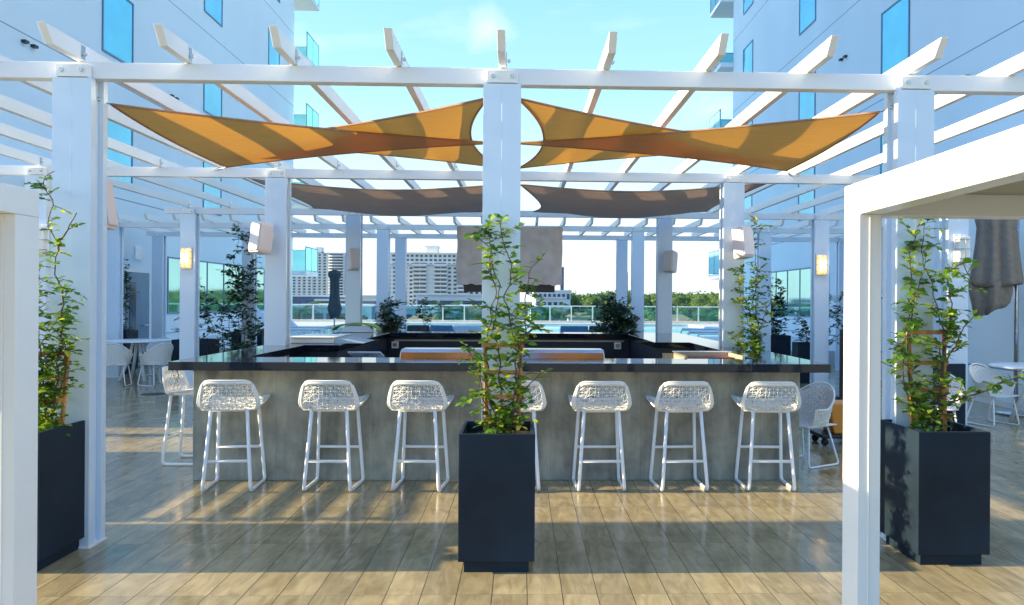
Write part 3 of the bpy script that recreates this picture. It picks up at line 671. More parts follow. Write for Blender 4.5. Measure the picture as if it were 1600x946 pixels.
def make_stool():
    t = empty('bar_stool', (0, 0, 0), 'x', 'bar stool', 'white woven bar stools around the bar')
    q = [(-.205, -.22), (.205, -.22)]
    seat = strands(surf(stool_shell, lin(-.88, .88, 5), lin(.05, .60, 5)), .006, .0034, 3, 'seat', t)
    back = strands(surf(stool_shell, lin(-.9, .9, 6), lin(.62, .955, 4)), .008, .0036, 5, 'backrest', t)
    solidstrip(surf(stool_shell, lin(-1, 1, 16), lin(.585, .62, 2)), .012, 'lower_band', t)
    # the thick woven border runs round the whole shell
    us = lin(-1, 1, 14); vv = lin(0, 1, 22); rim = []
    rim += [stool_shell(-1, v) for v in vv]+[stool_shell(u, 1) for u in us[1:]]+[stool_shell(1, v) for v in vv[::-1][1:]]+[stool_shell(u, 0) for u in us[::-1][1:]]
    MB().tube(rim, .009, 8).build('rim', 'wicker', t, local=True)
    b1 = surf(stool_shell, lin(-1, -.89, 3), lin(0, 1, 20)); solidstrip(b1, .012, 'border', t)
    b2 = surf(stool_shell, lin(.89, 1, 3), lin(0, 1, 20)); solidstrip(b2, .012, 'border', t)
    solidstrip(surf(stool_shell, lin(-.85, .85, 14), lin(.95, 1, 2)), .012, 'border', t)
    solidstrip(surf(stool_shell, lin(-.85, .85, 14), lin(0, .06, 2)), .010, 'border', t)
    r = .016
    for s in (-1, 1):
        leg = rounded([(s*.155, -.155, .715), (s*.205, -.215, .014), (s*.215, .225, .014), (s*.175, .14, .735)], .045, 5)
        # a sled leg: down, along the floor, up again
        MB().tube(leg, r, 8).build('leg', 'frame_white', t, local=True)
    MB().tube([(-.187, -.187, .27), (.187, -.187, .27)], .014, 8).build('footrest', 'frame_white', t, local=True)
    MB().tube([(-.196, .185, .33), (.196, .185, .33)], .014, 8).build('footrest', 'frame_white', t, local=True)
    f = MB(); f.tube([(-.165, -.155, .714), (.165, -.155, .714)], .012, 8); f.tube([(-.18, .14, .733), (.18, .14, .733)], .011, 8)
    f.tube([(-.16, -.155, .714), (-.18, .14, .733)], .011, 8); f.tube([(.16, -.155, .714), (.18, .14, .733)], .011, 8); f.build('seat_frame', 'frame_white', t, local=True)
    return t
stool = make_stool()
names = ['white woven stool at the far left end of the bar front', 'white woven stool second from the left along the bar front', 'white woven stool just left of the near middle planter',
         'white woven stool half hidden behind the near middle vine and planter', 'white woven stool just right of the near middle planter', 'white woven stool second from the right along the bar front', 'white woven stool at the right end of the bar front']
for k, (x, rz) in enumerate([(-2.585, 4), (-1.69, -2), (-.905, -4), (-.045, 2), (.722, 1), (1.46, 3), (2.26, -2)]):
    place(stool, k > 0, (x, 7.02, 0), R(rz), names[k])
place(stool, True, (-3.42, 8.12, 0), R(-90), 'white woven stool round the left corner of the bar')

def tub(phi, v):             # phi in degrees round the back (0 = back, +-110 = front ends), v 0..1 from seat to top edge
    a = R(phi); k = max(0, math.cos(a*.82)); h = .60+.235*max(0, math.cos(min(abs(a), math.pi/2)))**1.2
    z = .42+(h-.42)*v; rx = .235+.065*v; ry = .225+.06*v
    return Vector((rx*math.sin(a), -ry*math.cos(a)+.02, z))
def make_chair():
    t = empty('woven_armchair', (0, 0, 0), 'x', 'armchair', 'white woven armchairs on the terrace')
    strands(surf(tub, lin(-118, 118, 16), lin(.0, .93, 6)), .004, .0075, 7, 'backrest', t)
    strands([[Vector((u*.23, v, .425-.01*(1-u*u))) for v in lin(-.2, .235, 6)] for u in lin(-1, 1, 7)], .004, .0085, 9, 'seat', t)
    rim = [tub(p, 1) for p in lin(-118, 118, 40)]
    MB().tube([tub(-118, 0)+Vector((0, .02, 0)), tub(-118, .5)]+rim+[tub(118, .5), tub(118, 0)+Vector((0, .02, 0))], .011, 8).build('rim', 'wicker', t, local=True)
    for s in (-1, 1):
        MB().tube(rounded([(s*.17, -.13, .41), (s*.235, -.235, .012), (s*.245, .23, .012), (s*.19, .17, .41)], .045, 5), .0105, 8).build('leg', 'frame_white', t, local=True)
    f = MB(); f.tube(rounded([(-.19, .17, .408), (-.17, -.13, .408), (.17, -.13, .408), (.19, .17, .408), (-.19, .17, .408)], .03), .009, 8); f.build('seat_frame', 'frame_white', t, local=True)
    return t
chair = make_chair()
place(chair, False, (3.02, 8.05, 0), R(118), 'white woven armchair by the right end of the bar front')
place(chair, True, (6.62, 10.6, 0), R(200), 'white woven armchair at the right edge, in front of the folded parasol')
place(chair, True, (-7.85, 15.1, 0), R(14), 'white woven armchair on the near side of the left table')
place(chair, True, (-7.12, 15.25, 0), R(62), 'white woven armchair at the right of the left table')
place(chair, True, (-7.95, 17.1, 0), R(172), 'white woven armchair behind the left table')
place(chair, True, (5.15, 9.35, 0), R(150), 'white woven armchair behind the near right planter')
def make_table(loc, label):
    t = empty('round_table', loc, label, 'table'); x, y, _ = loc
    MB().lathe([(.60, .80), (.62, .807), (.62, .823), (.60, .83)], (x, y, 0), 40).build('table_top', 'frame_white', t)
    for k in range(4):
        a = R(45+90*k); MB().tube([(x+.10*math.cos(a), y+.10*math.sin(a), .80), (x+.16*math.cos(a), y+.16*math.sin(a), .5), (x+.36*math.cos(a), y+.36*math.sin(a), .0)], [.03, .032, .03], 8).build('leg', 'frame_white', t)
make_table((-7.95, 16.2, 0), 'round white table among the woven chairs on the left')
make_table((7.3, 10.6, 0), 'round white table at the right edge beside the woven armchair')

# mop bucket
t = empty('mop_bucket', (3.95, 9.2, 0), 'orange mop bucket on black casters right of the bar', 'mop bucket')
b_ = MB(); b_.prism([(3.72, .14), (4.16, .14), (4.24, .50), (3.66, .50)], 'y', 9.0, 9.36); b_.build('bucket', 'orange_plastic', t, .02, 2)
MB().box(3.56, 4.22, 8.98, 9.38, .085, .138).build('base', 'black', t, .02, 2)
MB().tube(rounded([(3.68, 9.0, .48), (3.68, 9.0, .62), (3.68, 9.36, .62), (3.68, 9.36, .48)], .04), .012).build('handle', 'black', t)
for (x, y) in ((3.62, 9.03), (3.62, 9.33), (4.16, 9.03), (4.16, 9.33)):
    MB().tube([(x, y-.015, .042), (x, y+.015, .042)], .042, 16).build('wheel', 'rubber', t)
t = empty('black_stand', (5.72, 13.5, 0), 'slim black upright stand just behind the far right lit post', 'stand')
MB().box(5.68, 5.76, 13.46, 13.54, .03, 1.22).build('pole', 'black', t, .004); MB().box(5.58, 5.86, 13.36, 13.64, 0, .03).build('base', 'black', t, .004)
t = tag(MB().lathe([(.19, .002), (.19, .006), (.16, .008), (.03, .008)], (-6.52, 13.83, 0), 28).build('floor_drain', 'drain_metal'), 'small round dark drain cover in the tiles left of the bar', 'drain')

# ---------------------------------------------------------------- planters and climbing plants
def make_planter(w=.476, d=.53, h=.87):
    t = empty('planter', (0, 0, 0), 'x', 'planter', 'tall square dark planters')
    x, y = w/2, d/2; k = .022; b = MB()
    o = [(-x, -y), (x, -y), (x, y), (-x, y)]; i_ = [(-x+k, -y+k), (x-k, -y+k), (x-k, y-k), (-x+k, y-k)]
    vs = [(*p, .075) for p in o]+[(*p, h) for p in o]+[(*p, h) for p in i_]+[(*p, h-.13) for p in i_]
    fs = [(3, 2, 1, 0)]+[(a, (a+1) % 4, (a+1) % 4+4, a+4) for a in range(4)]+[(a+4, (a+1) % 4+4, (a+1) % 4+8, a+8) for a in range(4)]+[(a+8, (a+1) % 4+8, (a+1) % 4+12, a+12) for a in range(4)]
    b.add(vs, fs).build('body', 'planter_navy', t, .004, 2, local=True)
    MB().box(-x+.035, x-.035, -y+.035, y-.035, 0, .074).build('base', 'planter_navy', t, local=True)
    # uneven soil
    N = 10; s = MB(); P = []
    for a in range(N+1):
        for c in range(N+1):
            px, py = -x+k+.001+(w-2*k-.002)*a/N, -y+k+.001+(d-2*k-.002)*c/N; P.append((px, py, h-.07+noise.noise(Vector((px*14, py*14, w)))*.02))
    s.add(P, [(a*(N+1)+c, (a+1)*(N+1)+c, (a+1)*(N+1)+c+1, a*(N+1)+c+1) for a in range(N) for c in range(N)], True).build('soil', 'soil', t, local=True)
    return t
pl = make_planter()
PL = [((-.145, 5.04, 0), 0, 'dark planter in the middle foreground holding the lit vine', None),
      ((-3.19, 5.08, 0), 0, 'dark planter in the left foreground before the near left post', None),
      ((2.80, 5.14, 0), .5, 'dark planter in the right foreground with its side in the sun', None),
      ((3.10, 9.75, 0), 0, 'dark planter hidden beside the right bar post, with a tall vine', None),
      ((5.35, 9.75, 0), 0, 'dark planter at the right outer post below the unlit lamp', (1, 1, 1.08)),
      ((-6.25, 18.0, 0), 0, 'wide dark planter behind the left bar post with a bushy vine', (1.45, 1.2, 1.05)),
      ((-6.85, 16.4, 0), 0, 'dark planter behind the far left lit post', (1.6, 1.1, .97)),
      ((-9.05, 17.6, 0), 0, 'dark planter against the left wall near the door', (1.2, 1, 1.12)),
      ((6.40, 19.2, 0), 0, 'wide dark planter near the right windows', (1.35, 1, 1.0)),
      ((5.98, 16.1, 0), 0, 'narrow dark planter just left of the far right lit post', (.75, .7, .98)),
      ((-2.62, 16.95, 0), 0, 'long low dark planter behind the back counter, left of centre', (1.1, 1, 1.1)),
      ((-1.93, 17.2, 0), 0, 'dark planter with a small bush near the centre of the far terrace', (1.1, 1, 1.1)),
      ((2.02, 16.5, 0), 0, 'dark planter holding the big dark bush at the far right of centre', (1.5, 1, 1.1)),
      ((-3.3, 15.0, 0), 0, 'dark planter behind the back counter beside the left far post', (.8, .8, .9)),
      ((2.75, 14.9, 0), 0, 'dark planter behind the back counter beside the right far post', (.8, .8, .9)),
      ((7.1, 15.8, 0), 0, 'dark planter in the shade left of the right wall block', (1, 1, 1.1))]
for k, (loc, rz, lab, sc_) in enumerate(PL): place(pl, k > 0, loc, R(rz), lab, scale=sc_)

def leaf(b, p, d, up, L, W):
    d = d.normalized(); s = d.cross(up)
    if s.length < 1e-4: s = d.orthogonal()
    s.normalize(); n = s.cross(d)
    P = [p, p+d*L*.30-s*W*.42+n*L*.05, p+d*L*.30, p+d*L*.30+s*W*.42+n*L*.05, p+d*L*.66-s*W*.44+n*L*.03, p+d*L*.66-n*L*.03, p+d*L*.66+s*W*.44+n*L*.03, p+d*L-n*L*.12]
    b.add(P, [(0, 2, 1), (0, 3, 2), (1, 2, 5, 4), (2, 3, 6, 5), (4, 5, 7), (5, 6, 7)])
def vine(name, label, loc, stems, seed, group='climbing plants in the planters', leaf_m='leaf', L=.062, twigs=26, tw=(.05, .2), lean=(0, 0, 0), per=6, dens=lambda z: 1, thick=.007, yspread=1):
    """stems: list of polylines in local coordinates (0,0,0 at the foot)"""
    rr = random.Random(seed); t = empty(name, loc, label, 'climbing plant', group); sb = MB(); lb = MB(); o = Vector(loc)
    lean = Vector(lean)
    for st in stems:
        pts = [Vector(p)+o for p in st]; fine = []
        for i in range(len(pts)-1):
            n = max(2, int((pts[i+1]-pts[i]).length/.035))
            for k in range(n):
                q = pts[i].lerp(pts[i+1], k/n); wob = Vector((noise.noise(q*9+Vector((seed, 0, len(st)))), noise.noise(q*9+Vector((0, seed, 3))), 0))*.035
                fine.append(q+wob)
        fine.append(pts[-1]); m = len(fine)
        sb.tube(fine, [thick*(1-.65*i/m) for i in range(m)], 5)
        length = sum((fine[i+1]-fine[i]).length for i in range(m-1))
        for _ in range(int(twigs*length)):
            i = rr.randrange(m); p = fine[i]; z = p.z-o.z
            if rr.random() > dens(z): continue
            a = rr.uniform(0, 2*math.pi); d = Vector((math.cos(a), math.sin(a)*yspread, rr.uniform(-.35, .8))).normalized(); d = (d+lean*.7).normalized()
            ln = rr.uniform(*tw)*(1.6 if rr.random() < .10 else 1); tp = [p]; k = max(2, int(ln/.03))
            for s in range(k):
                d = (d+Vector((rr.uniform(-.25, .25), rr.uniform(-.25, .25), rr.uniform(-.28, .22)))).normalized(); tp.append(tp[-1]+d*ln/k)
            sb.tube(tp, [.0025]*len(tp), 4, cap=False)
            nl = max(2, int(per*ln/.15+.5))
            for s in range(nl):
                f = (s+.6)/nl*(len(tp)-1); a0 = min(int(f), len(tp)-2); q = tp[a0].lerp(tp[a0+1], f-a0); td = (tp[a0+1]-tp[a0]).normalized()
                side = td.cross(Vector((rr.uniform(-.4, .4), rr.uniform(-.4, .4), 1))).normalized()*(1 if s % 2 else -1)
                dd = (side+td*.7+Vector((0, 0, rr.uniform(-.35, .45)))).normalized(); ll = L*rr.uniform(.4, 1.0)*(1.35 if rr.random() < .15 else 1.1)
                leaf(lb, q, dd, Vector((rr.uniform(-.7, .7), rr.uniform(-.9, .3), 1)).normalized(), ll, ll*rr.uniform(.62, .8))
            leaf(lb, tp[-1], d, Vector((rr.uniform(-.5, .5), -.3, 1)).normalized(), L*rr.uniform(.6, 1), L*.5)
    sb.build('stem', 'stem', t); lb.build('foliage', leaf_m, t); return t
def trellis(loc, label, w0=.20, w1=.24, h=1.05, lean=.05):
    t = empty('trellis', loc, label, 'trellis', 'small wooden ladder trellises'); x, y, z = loc
    def rail(s): return [(x+s*w0/2, y, z-.08), (x+s*(w0+w1)/4, y+lean/2, z+h/2), (x+s*w1/2, y+lean, z+h)]
    for s in (-1, 1): 
        a, b, c = [Vector(p) for p in rail(s)]; d = c-a
        MB().obox((a+c)/2, .024, .016, d.length, d.to_track_quat('Z', 'Y').to_matrix()).build('rail', 'trellis_wood', t)
    for f in (.17, .42, .68, .97):
        w = w0+(w1-w0)*f; zz = z+h*f; yy = y+lean*f-.014
        MB().box(x-w/2-.02, x+w/2+.02, yy-.005, yy+.009, zz-.014, zz+.014).build('rung', 'trellis_wood', t)
# middle vine: foot at planter soil, column face at Y=5.30
trellis((-.12, 5.10, .80), 'brown wooden trellis in the middle foreground planter', .20, .24, .62)
vine('climbing_vine', 'bright green vine climbing the near middle post', (-.12, 5.08, .80),
     [[(-.02, 0, 0), (-.09, .03, .25), (-.12, .06, .6), (-.06, .08, .95), (-.10, .08, 1.25), (-.19, .07, 1.33)],
      [(.02, 0, 0), (.07, .02, .3), (.10, .04, .62), (.0, .08, .9), (.06, .08, 1.15), (-.03, .08, 1.42)],
      [(.0, .02, 0), (.0, .04, .3), (-.07, .06, .7), (-.03, .08, 1.0), (-.10, .06, 1.35), (-.12, .06, 1.36)],
      [(.05, 0, 0), (.11, .02, .45), (.14, .02, .80), (.16, .0, 1.02), (.22, -.02, 1.15)],
      [(-.05, 0, 0), (-.11, .02, .2), (-.17, -.02, .42), (-.24, -.03, .58)], [(.05, 0, .1), (.14, 0, .3), (.25, -.03, .42)], [(.1, 0, .6), (.2, -.02, .72), (.33, -.03, .70)]],
     4, twigs=37, tw=(.03, .12), per=7, L=.062)
trellis((2.80, 5.18, .80), 'brown wooden trellis in the right foreground planter', .22, .25, .72)
vine('climbing_vine', 'bright green vine climbing beside the near right post', (2.78, 5.16, .80),
     [[(-.02, 0, 0), (-.09, .03, .3), (-.14, .05, .62), (-.06, .06, .95), (-.10, .06, 1.2), (-.03, .05, 1.5)],
      [(.03, 0, 0), (.09, .02, .35), (.12, .04, .7), (.04, .06, 1.0), (-.02, .06, 1.25), (.0, .06, 1.45)],
      [(.0, .02, 0), (-.12, .04, .35), (-.12, .06, .75), (.0, .08, 1.1)], [(.06, 0, 0), (.12, .02, .5), (.17, .02, .9), (.10, .0, 1.1), (.22, -.02, 1.18), (.32, -.02, 1.0)],
      [(-.05, 0, .1), (-.16, .0, .3), (-.22, -.02, .62)], [(.1, 0, .2), (.22, -.04, .26), (.42, -.08, .34), (.58, -.1, .42)], [(.1, 0, .5), (.2, 0, .62), (.26, -.02, .78)]],
     9, twigs=36, tw=(.03, .13), per=7, L=.063, dens=lambda z: 1 if z < 1.2 else .55)
trellis((-3.10, 5.10, .80), 'brown wooden trellis in the left foreground planter', .20, .24, .55)
vine('climbing_vine', 'glossy vine with a long bare twig climbing the near left post', (-3.08, 5.10, .80),
     [[(.02, 0, 0), (.05, 0, .3), (.08, 0, .6), (.10, -.02, .85), (.05, -.03, 1.05), (.07, -.02, 1.2), (.0, -.02, 1.36), (.02, -.02, 1.5), (-.02, -.03, 1.68), (.05, -.03, 1.72)],
      [(-.03, 0, 0), (-.10, 0, .3), (-.14, -.02, .65), (-.10, -.02, .95), (-.02, -.02, 1.1), (-.12, -.03, 1.16)],
      [(.0, 0, 0), (-.03, 0, .35), (-.08, 0, .7), (-.12, 0, 1.0)], [(.08, 0, .3), (.12, 0, .45), (.10, 0, .62)], [(-.08, 0, .2), (-.03, 0, .5), (.06, -.02, .55)], [(.05, 0, 1.2), (.12, -.03, 1.3), (.2, -.04, 1.45)]],
     21, twigs=74, tw=(.03, .12), per=6, L=.056, dens=lambda z: 1 if z < .95 else (.55 if z < 1.2 else .3), leaf_m='leaf')
# farther vines
def upright(h, n, sp, seed):
    rr = random.Random(seed); out = []
    for k in range(n):
        x = rr.uniform(-.06, .06); pts = [(x, rr.uniform(-.05, .05), 0)]; hh = h*rr.uniform(.55, 1); m = 5
        for i in range(1, m+1): pts.append((x+rr.uniform(-sp, sp)*(1-.45*i/m), rr.uniform(-sp, sp)*.5, hh*i/m))
        out.append(pts)
    return out
vine('climbing_vine', 'tall vine climbing past the speaker on the right bar post', (2.90, 9.42, .78), [[(-.05, 0, 0), (.0, 0, .4), (-.06, 0, .8), (.04, 0, 1.2), (-.04, 0, 1.6), (.02, 0, 1.95)], [(.0, 0, 0), (.06, 0, .4), (-.02, 0, .9), (.02, 0, 1.3)], [(-.05, 0, 0), (-.2, -.02, .35), (-.32, -.05, .55)], [(-.04, 0, 0), (-.02, 0, .5), (.12, 0, .75), (.2, 0, 1.05)], [(-.02, 0, 0), (.0, 0, .5), (-.16, 0, .82), (-.22, 0, 1.1), (-.25, 0, 1.35)]], 31, L=.066, twigs=46, tw=(.04, .14), per=6)
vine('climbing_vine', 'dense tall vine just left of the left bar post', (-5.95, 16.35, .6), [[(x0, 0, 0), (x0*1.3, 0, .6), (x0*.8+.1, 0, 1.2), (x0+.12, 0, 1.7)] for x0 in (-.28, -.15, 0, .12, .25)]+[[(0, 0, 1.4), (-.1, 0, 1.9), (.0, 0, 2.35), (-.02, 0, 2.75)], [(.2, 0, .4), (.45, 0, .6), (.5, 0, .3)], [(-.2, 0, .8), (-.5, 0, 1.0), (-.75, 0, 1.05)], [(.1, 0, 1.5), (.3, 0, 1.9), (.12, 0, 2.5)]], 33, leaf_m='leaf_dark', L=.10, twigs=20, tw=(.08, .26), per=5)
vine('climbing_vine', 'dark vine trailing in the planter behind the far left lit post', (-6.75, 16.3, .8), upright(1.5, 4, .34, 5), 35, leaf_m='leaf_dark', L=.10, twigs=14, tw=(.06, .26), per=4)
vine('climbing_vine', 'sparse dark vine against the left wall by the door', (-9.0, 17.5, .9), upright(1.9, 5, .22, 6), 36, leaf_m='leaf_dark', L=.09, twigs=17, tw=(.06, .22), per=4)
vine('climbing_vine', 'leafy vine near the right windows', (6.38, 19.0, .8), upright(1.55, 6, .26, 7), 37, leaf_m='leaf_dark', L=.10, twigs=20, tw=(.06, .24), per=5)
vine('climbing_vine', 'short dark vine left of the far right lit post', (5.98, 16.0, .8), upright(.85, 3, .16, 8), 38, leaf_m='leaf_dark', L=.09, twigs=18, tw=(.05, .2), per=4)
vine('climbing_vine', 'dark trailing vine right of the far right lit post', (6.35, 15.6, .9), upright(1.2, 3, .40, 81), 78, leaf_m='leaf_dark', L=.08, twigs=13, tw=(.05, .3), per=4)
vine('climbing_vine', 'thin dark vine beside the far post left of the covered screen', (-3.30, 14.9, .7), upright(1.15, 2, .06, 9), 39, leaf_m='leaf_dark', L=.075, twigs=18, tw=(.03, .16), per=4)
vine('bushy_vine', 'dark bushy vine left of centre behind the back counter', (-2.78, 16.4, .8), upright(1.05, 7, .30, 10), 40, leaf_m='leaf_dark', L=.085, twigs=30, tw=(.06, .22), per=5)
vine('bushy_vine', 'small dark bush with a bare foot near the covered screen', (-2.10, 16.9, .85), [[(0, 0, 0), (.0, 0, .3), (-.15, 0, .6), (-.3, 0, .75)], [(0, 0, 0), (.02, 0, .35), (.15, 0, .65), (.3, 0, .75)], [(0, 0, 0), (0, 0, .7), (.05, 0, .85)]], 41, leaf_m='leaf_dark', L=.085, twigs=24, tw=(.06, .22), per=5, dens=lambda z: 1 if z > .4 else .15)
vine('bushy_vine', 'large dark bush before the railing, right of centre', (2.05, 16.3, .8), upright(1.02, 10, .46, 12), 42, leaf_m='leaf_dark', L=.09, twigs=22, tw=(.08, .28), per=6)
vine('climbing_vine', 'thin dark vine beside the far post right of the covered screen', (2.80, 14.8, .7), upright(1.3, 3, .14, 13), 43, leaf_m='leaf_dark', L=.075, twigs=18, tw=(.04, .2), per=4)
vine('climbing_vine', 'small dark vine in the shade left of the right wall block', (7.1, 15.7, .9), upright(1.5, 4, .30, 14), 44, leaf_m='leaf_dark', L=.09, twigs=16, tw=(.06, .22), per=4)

# ---------------------------------------------------------------- cabanas near the camera
def cabana(label, xs, y0, y1, zb, zt, loc, canopy_z, near_x):
    t = empty('cabana', loc, label, 'cabana', 'white framed cabanas in the foreground'); x0, x1 = xs; w = .098; d = .16
    for X in (x0, x1-w):
        for Y in (y0, y1-d):
            f = MB(); f.box(X, X+w, Y, Y+d, 0, zb); f.box(X+w*.44, X+w*.50, Y-.004, Y-.0005, 0, zb)
            f.build('post', 'white_satin', t, .004, 2)
    for X in (x0, x1-w): MB().box(X, X+w, y0, y1, zb+.001, zt).build('beam', 'white_satin', t, .004, 2)
    for Y in (y0, y1-.1): MB().box(x0+w+.001, x1-w-.001, Y, Y+.1, zb+.001, zt-.002).build('beam', 'white_satin', t, .004, 2)
    N = 14; P = []
    for a in range(N+1):
        for c in range(N+1):
            u, v = a/N, c/N; P.append((x0+w+(x1-x0-2*w)*u, y0+.1+(y1-y0-.2)*v, canopy_z-.05*math.sin(math.pi*u)*math.sin(math.pi*v)))
    o = MB().add(P, [(a*(N+1)+c, (a+1)*(N+1)+c, (a+1)*(N+1)+c+1, a*(N+1)+c+1) for a in range(N) for c in range(N)], True).build('canopy', 'canopy', t)
    s = o.modifiers.new('thick', 'SOLIDIFY'); s.thickness = .006
    return t
cabana('white framed cabana at the right edge, nearest the camera', (1.47, 3.9), .55, 3.46, 2.085, 2.228, (1.47, 3.4, 0), 2.19, 1.47)
cb = cabana('white framed cabana at the left edge, nearest the camera', (-4.6, -2.15), .55, 3.49, 2.055, 2.175, (-2.15, 3.4, 0), 2.15, -2.15)
MB().box(-2.32, -2.26, 3.37, 3.43, 2.0, 2.052).build('hinge_block', 'black', cb, .003)

# ---------------------------------------------------------------- parasols
def folded(name, label, c, r_top, prof, m, pole_h, pole_off=(0, 0), seed=1, z0=0, pole_top=None, folds=9):
    rr = random.Random(seed); t = empty(name, (c[0], c[1], z0), label, 'parasol'); n = 72; vs = []; fs = []
    for j, (r, z) in enumerate(prof):
        for k in range(n):
            a = 2*math.pi*k/n; amp = .03+.10*min(1, j/4); q = r*(1+amp*math.sin(a*folds+.25*math.sin(j*.9)+seed)+amp*.6*math.sin(a*4+seed*2+j*.12))
            zz = z+(.008*math.sin(a*folds+seed)+.03*math.sin(a*2+seed) if j == len(prof)-1 else 0); vs.append((c[0]+q*math.cos(a), c[1]+q*math.sin(a), zz))
    for j in range(len(prof)-1):
        for k in range(n): a = j*n+k; b = j*n+(k+1) % n; fs.append((a, b, b+n, a+n))
    fs.append(tuple(range(n)))
    o = MB().add(vs, fs, True).build('canopy', m, t); s = o.modifiers.new('thick', 'SOLIDIFY'); s.thickness = .004
    px, py = c[0]+pole_off[0], c[1]+pole_off[1]
    p = MB(); p.tube([(px, py, z0+.05), (px, py, pole_h)], .032 if r_top > .15 else .022, 12)
    if pole_off != (0, 0): p.tube([(px, py, pole_h-.25), (c[0], c[1], prof[0][1]+.03)], .025, 8)
    p.build('pole', 'steel', t); MB().lathe([(.28, z0), (.28, z0+.04), (.05, z0+.06)], (px, py, 0), 24).build('base', 'steel', t)
    return t
t = folded('folded_parasol', 'taupe cantilever parasol folded and hanging at the right edge', (7.2, 11.45), .2, [(.07, 3.17), (.20, 3.15), (.277, 3.0), (.246, 2.86), (.264, 2.62), (.30, 2.31), (.338, 2.04), (.344, 1.98)], 'tan_fabric', 3.3, (.40, .12), 3)
n = 60; vs = []; fs = []
for j, (r, z) in enumerate([(.27, 2.04), (.265, 1.88), (.235, 1.72), (.20, 1.58)]):
    for k in range(n):
        a = 2*math.pi*k/n; q = r*(1+.16*math.sin(a*6+1)+.1*math.sin(a*3)); vs.append((7.13+q*math.cos(a), 11.45+q*math.sin(a), z+(.10*math.sin(a+2)+.015*math.sin(a*6) if j == 3 else 0)))
for j in range(3):
    for k in range(n): a = j*n+k; b = j*n+(k+1) % n; fs.append((a, b, b+n, a+n))
o = MB().add(vs, fs, True).build('canopy', 'tan_fabric', t); s = o.modifiers.new('thick', 'SOLIDIFY'); s.thickness = .004
folded('folded_parasol', 'dark grey-green parasol folded on its pole by the pool, left', (-6.15, 25.5), .1, [(.04, 2.68), (.20, 2.60), (.21, 2.50), (.14, 2.35), (.14, 1.9), (.17, 1.6), (.22, 1.4), (.17, 1.2), (.13, 1.08)], 'dark_fabric', 2.75, seed=5, z0=.4, folds=5)
folded('folded_parasol', 'slim dark parasol folded beside the far post, right of centre', (3.42, 25.5), .1, [(.02, 2.84), (.07, 2.78), (.12, 2.65), (.12, 2.2), (.11, 1.6), (.13, 1.2), (.10, 1.0)], 'dark_fabric', 3.0, seed=6, z0=.4, folds=5)

# poolside loungers, daybeds --------------------------------------------------------------
def make_lounger():
    t = empty('sun_lounger', (0, 0, 0), 'x', 'sun lounger', 'pale sun loungers beside the pool')
    for s in (-.32, .32):
        MB().tube(rounded([(s, -.95, .02), (s, -.90, .34), (s, .30, .34), (s, .88, .34), (s, .95, .02)], .06), .022).build('frame', 'frame_white', t, local=True)
        MB().tube([(s, .22, .35), (s, .88, .92)], .022).build('frame', 'frame_white', t, local=True)
    MB().obox((0, -.33, .375), .62, 1.12, .035, Matrix.Rotation(0, 3, 'X')).build('seat', 'pale_sling', t, .01, 2, local=True)
    MB().obox((0, .56, .645), .62, .86, .035, Matrix.Rotation(math.atan2(.57, .66), 3, 'X')).build('backrest', 'pale_sling', t, .01, 2, local=True)
    MB().tube([(-.3, .6, .66), (-.3, .75, .36)], .012).build('strut', 'frame_white', t, local=True)
    return t
lg = make_lounger()
for k, (loc, rz, lab, s_) in enumerate([((-7.0, 24.6, .4), 80, 'pale sun lounger with raised back at the left of the pool', 1.1), ((-6.9, 22.6, .4), 84, 'pale sun lounger at the left, nearest the bar', 1.1), ((6.2, 24.2, .4), -84, 'pale sun lounger with raised back at the right of the pool', 1.15), ((6.0, 22.4, .4), -80, 'pale sun lounger at the right, nearest the bar', 1.1)]):
    place(lg, k > 0, loc, R(rz), lab, scale=(s_, s_, s_))
def sofa(x0, x1, y, m, label):
    t = empty('outdoor_sofa', ((x0+x1)/2, y, .4), label, 'outdoor sofa', 'low outdoor sofas by the pool')
    MB().box(x0, x1, y, y+.9, .42, .72).build('base', m, t, .03, 2); MB().box(x0, x1, y-.001, y+.22, .722, .97).build('backrest', m, t, .04, 2)
    MB().box(x0+.03, x1-.03, y+.23, y+.88, .722, .84).build('cushion', m, t, .04, 2)
sofa(-2.62, -1.98, 22.2, 'blue_fabric', 'mid blue low outdoor sofa behind the left end of the far counter'); sofa(-1.94, -.9, 22.25, 'pale_sling', 'pale blue low outdoor sofa left of the near vine')
sofa(1.15, 1.95, 22.2, 'blue_fabric', 'blue low outdoor sofa right of the near vine'); sofa(2.0, 2.7, 22.4, 'navy_panel', 'navy low outdoor sofa under the big dark bush')
sofa(-3.3, -2.66, 22.3, 'navy_panel', 'navy low outdoor sofa left of the mid blue one')
t = empty('side_cube', (-6.7, 21.2, .4), 'small navy cube table before the left loungers', 'side table')
MB().box(-7.05, -6.45, 20.9, 21.4, .40, .86).build('body', 'navy_panel', t, .02, 2); MB().box(-7.07, -6.43, 20.88, 21.42, .862, .885).build('table_top', 'blue_fabric', t, .006)

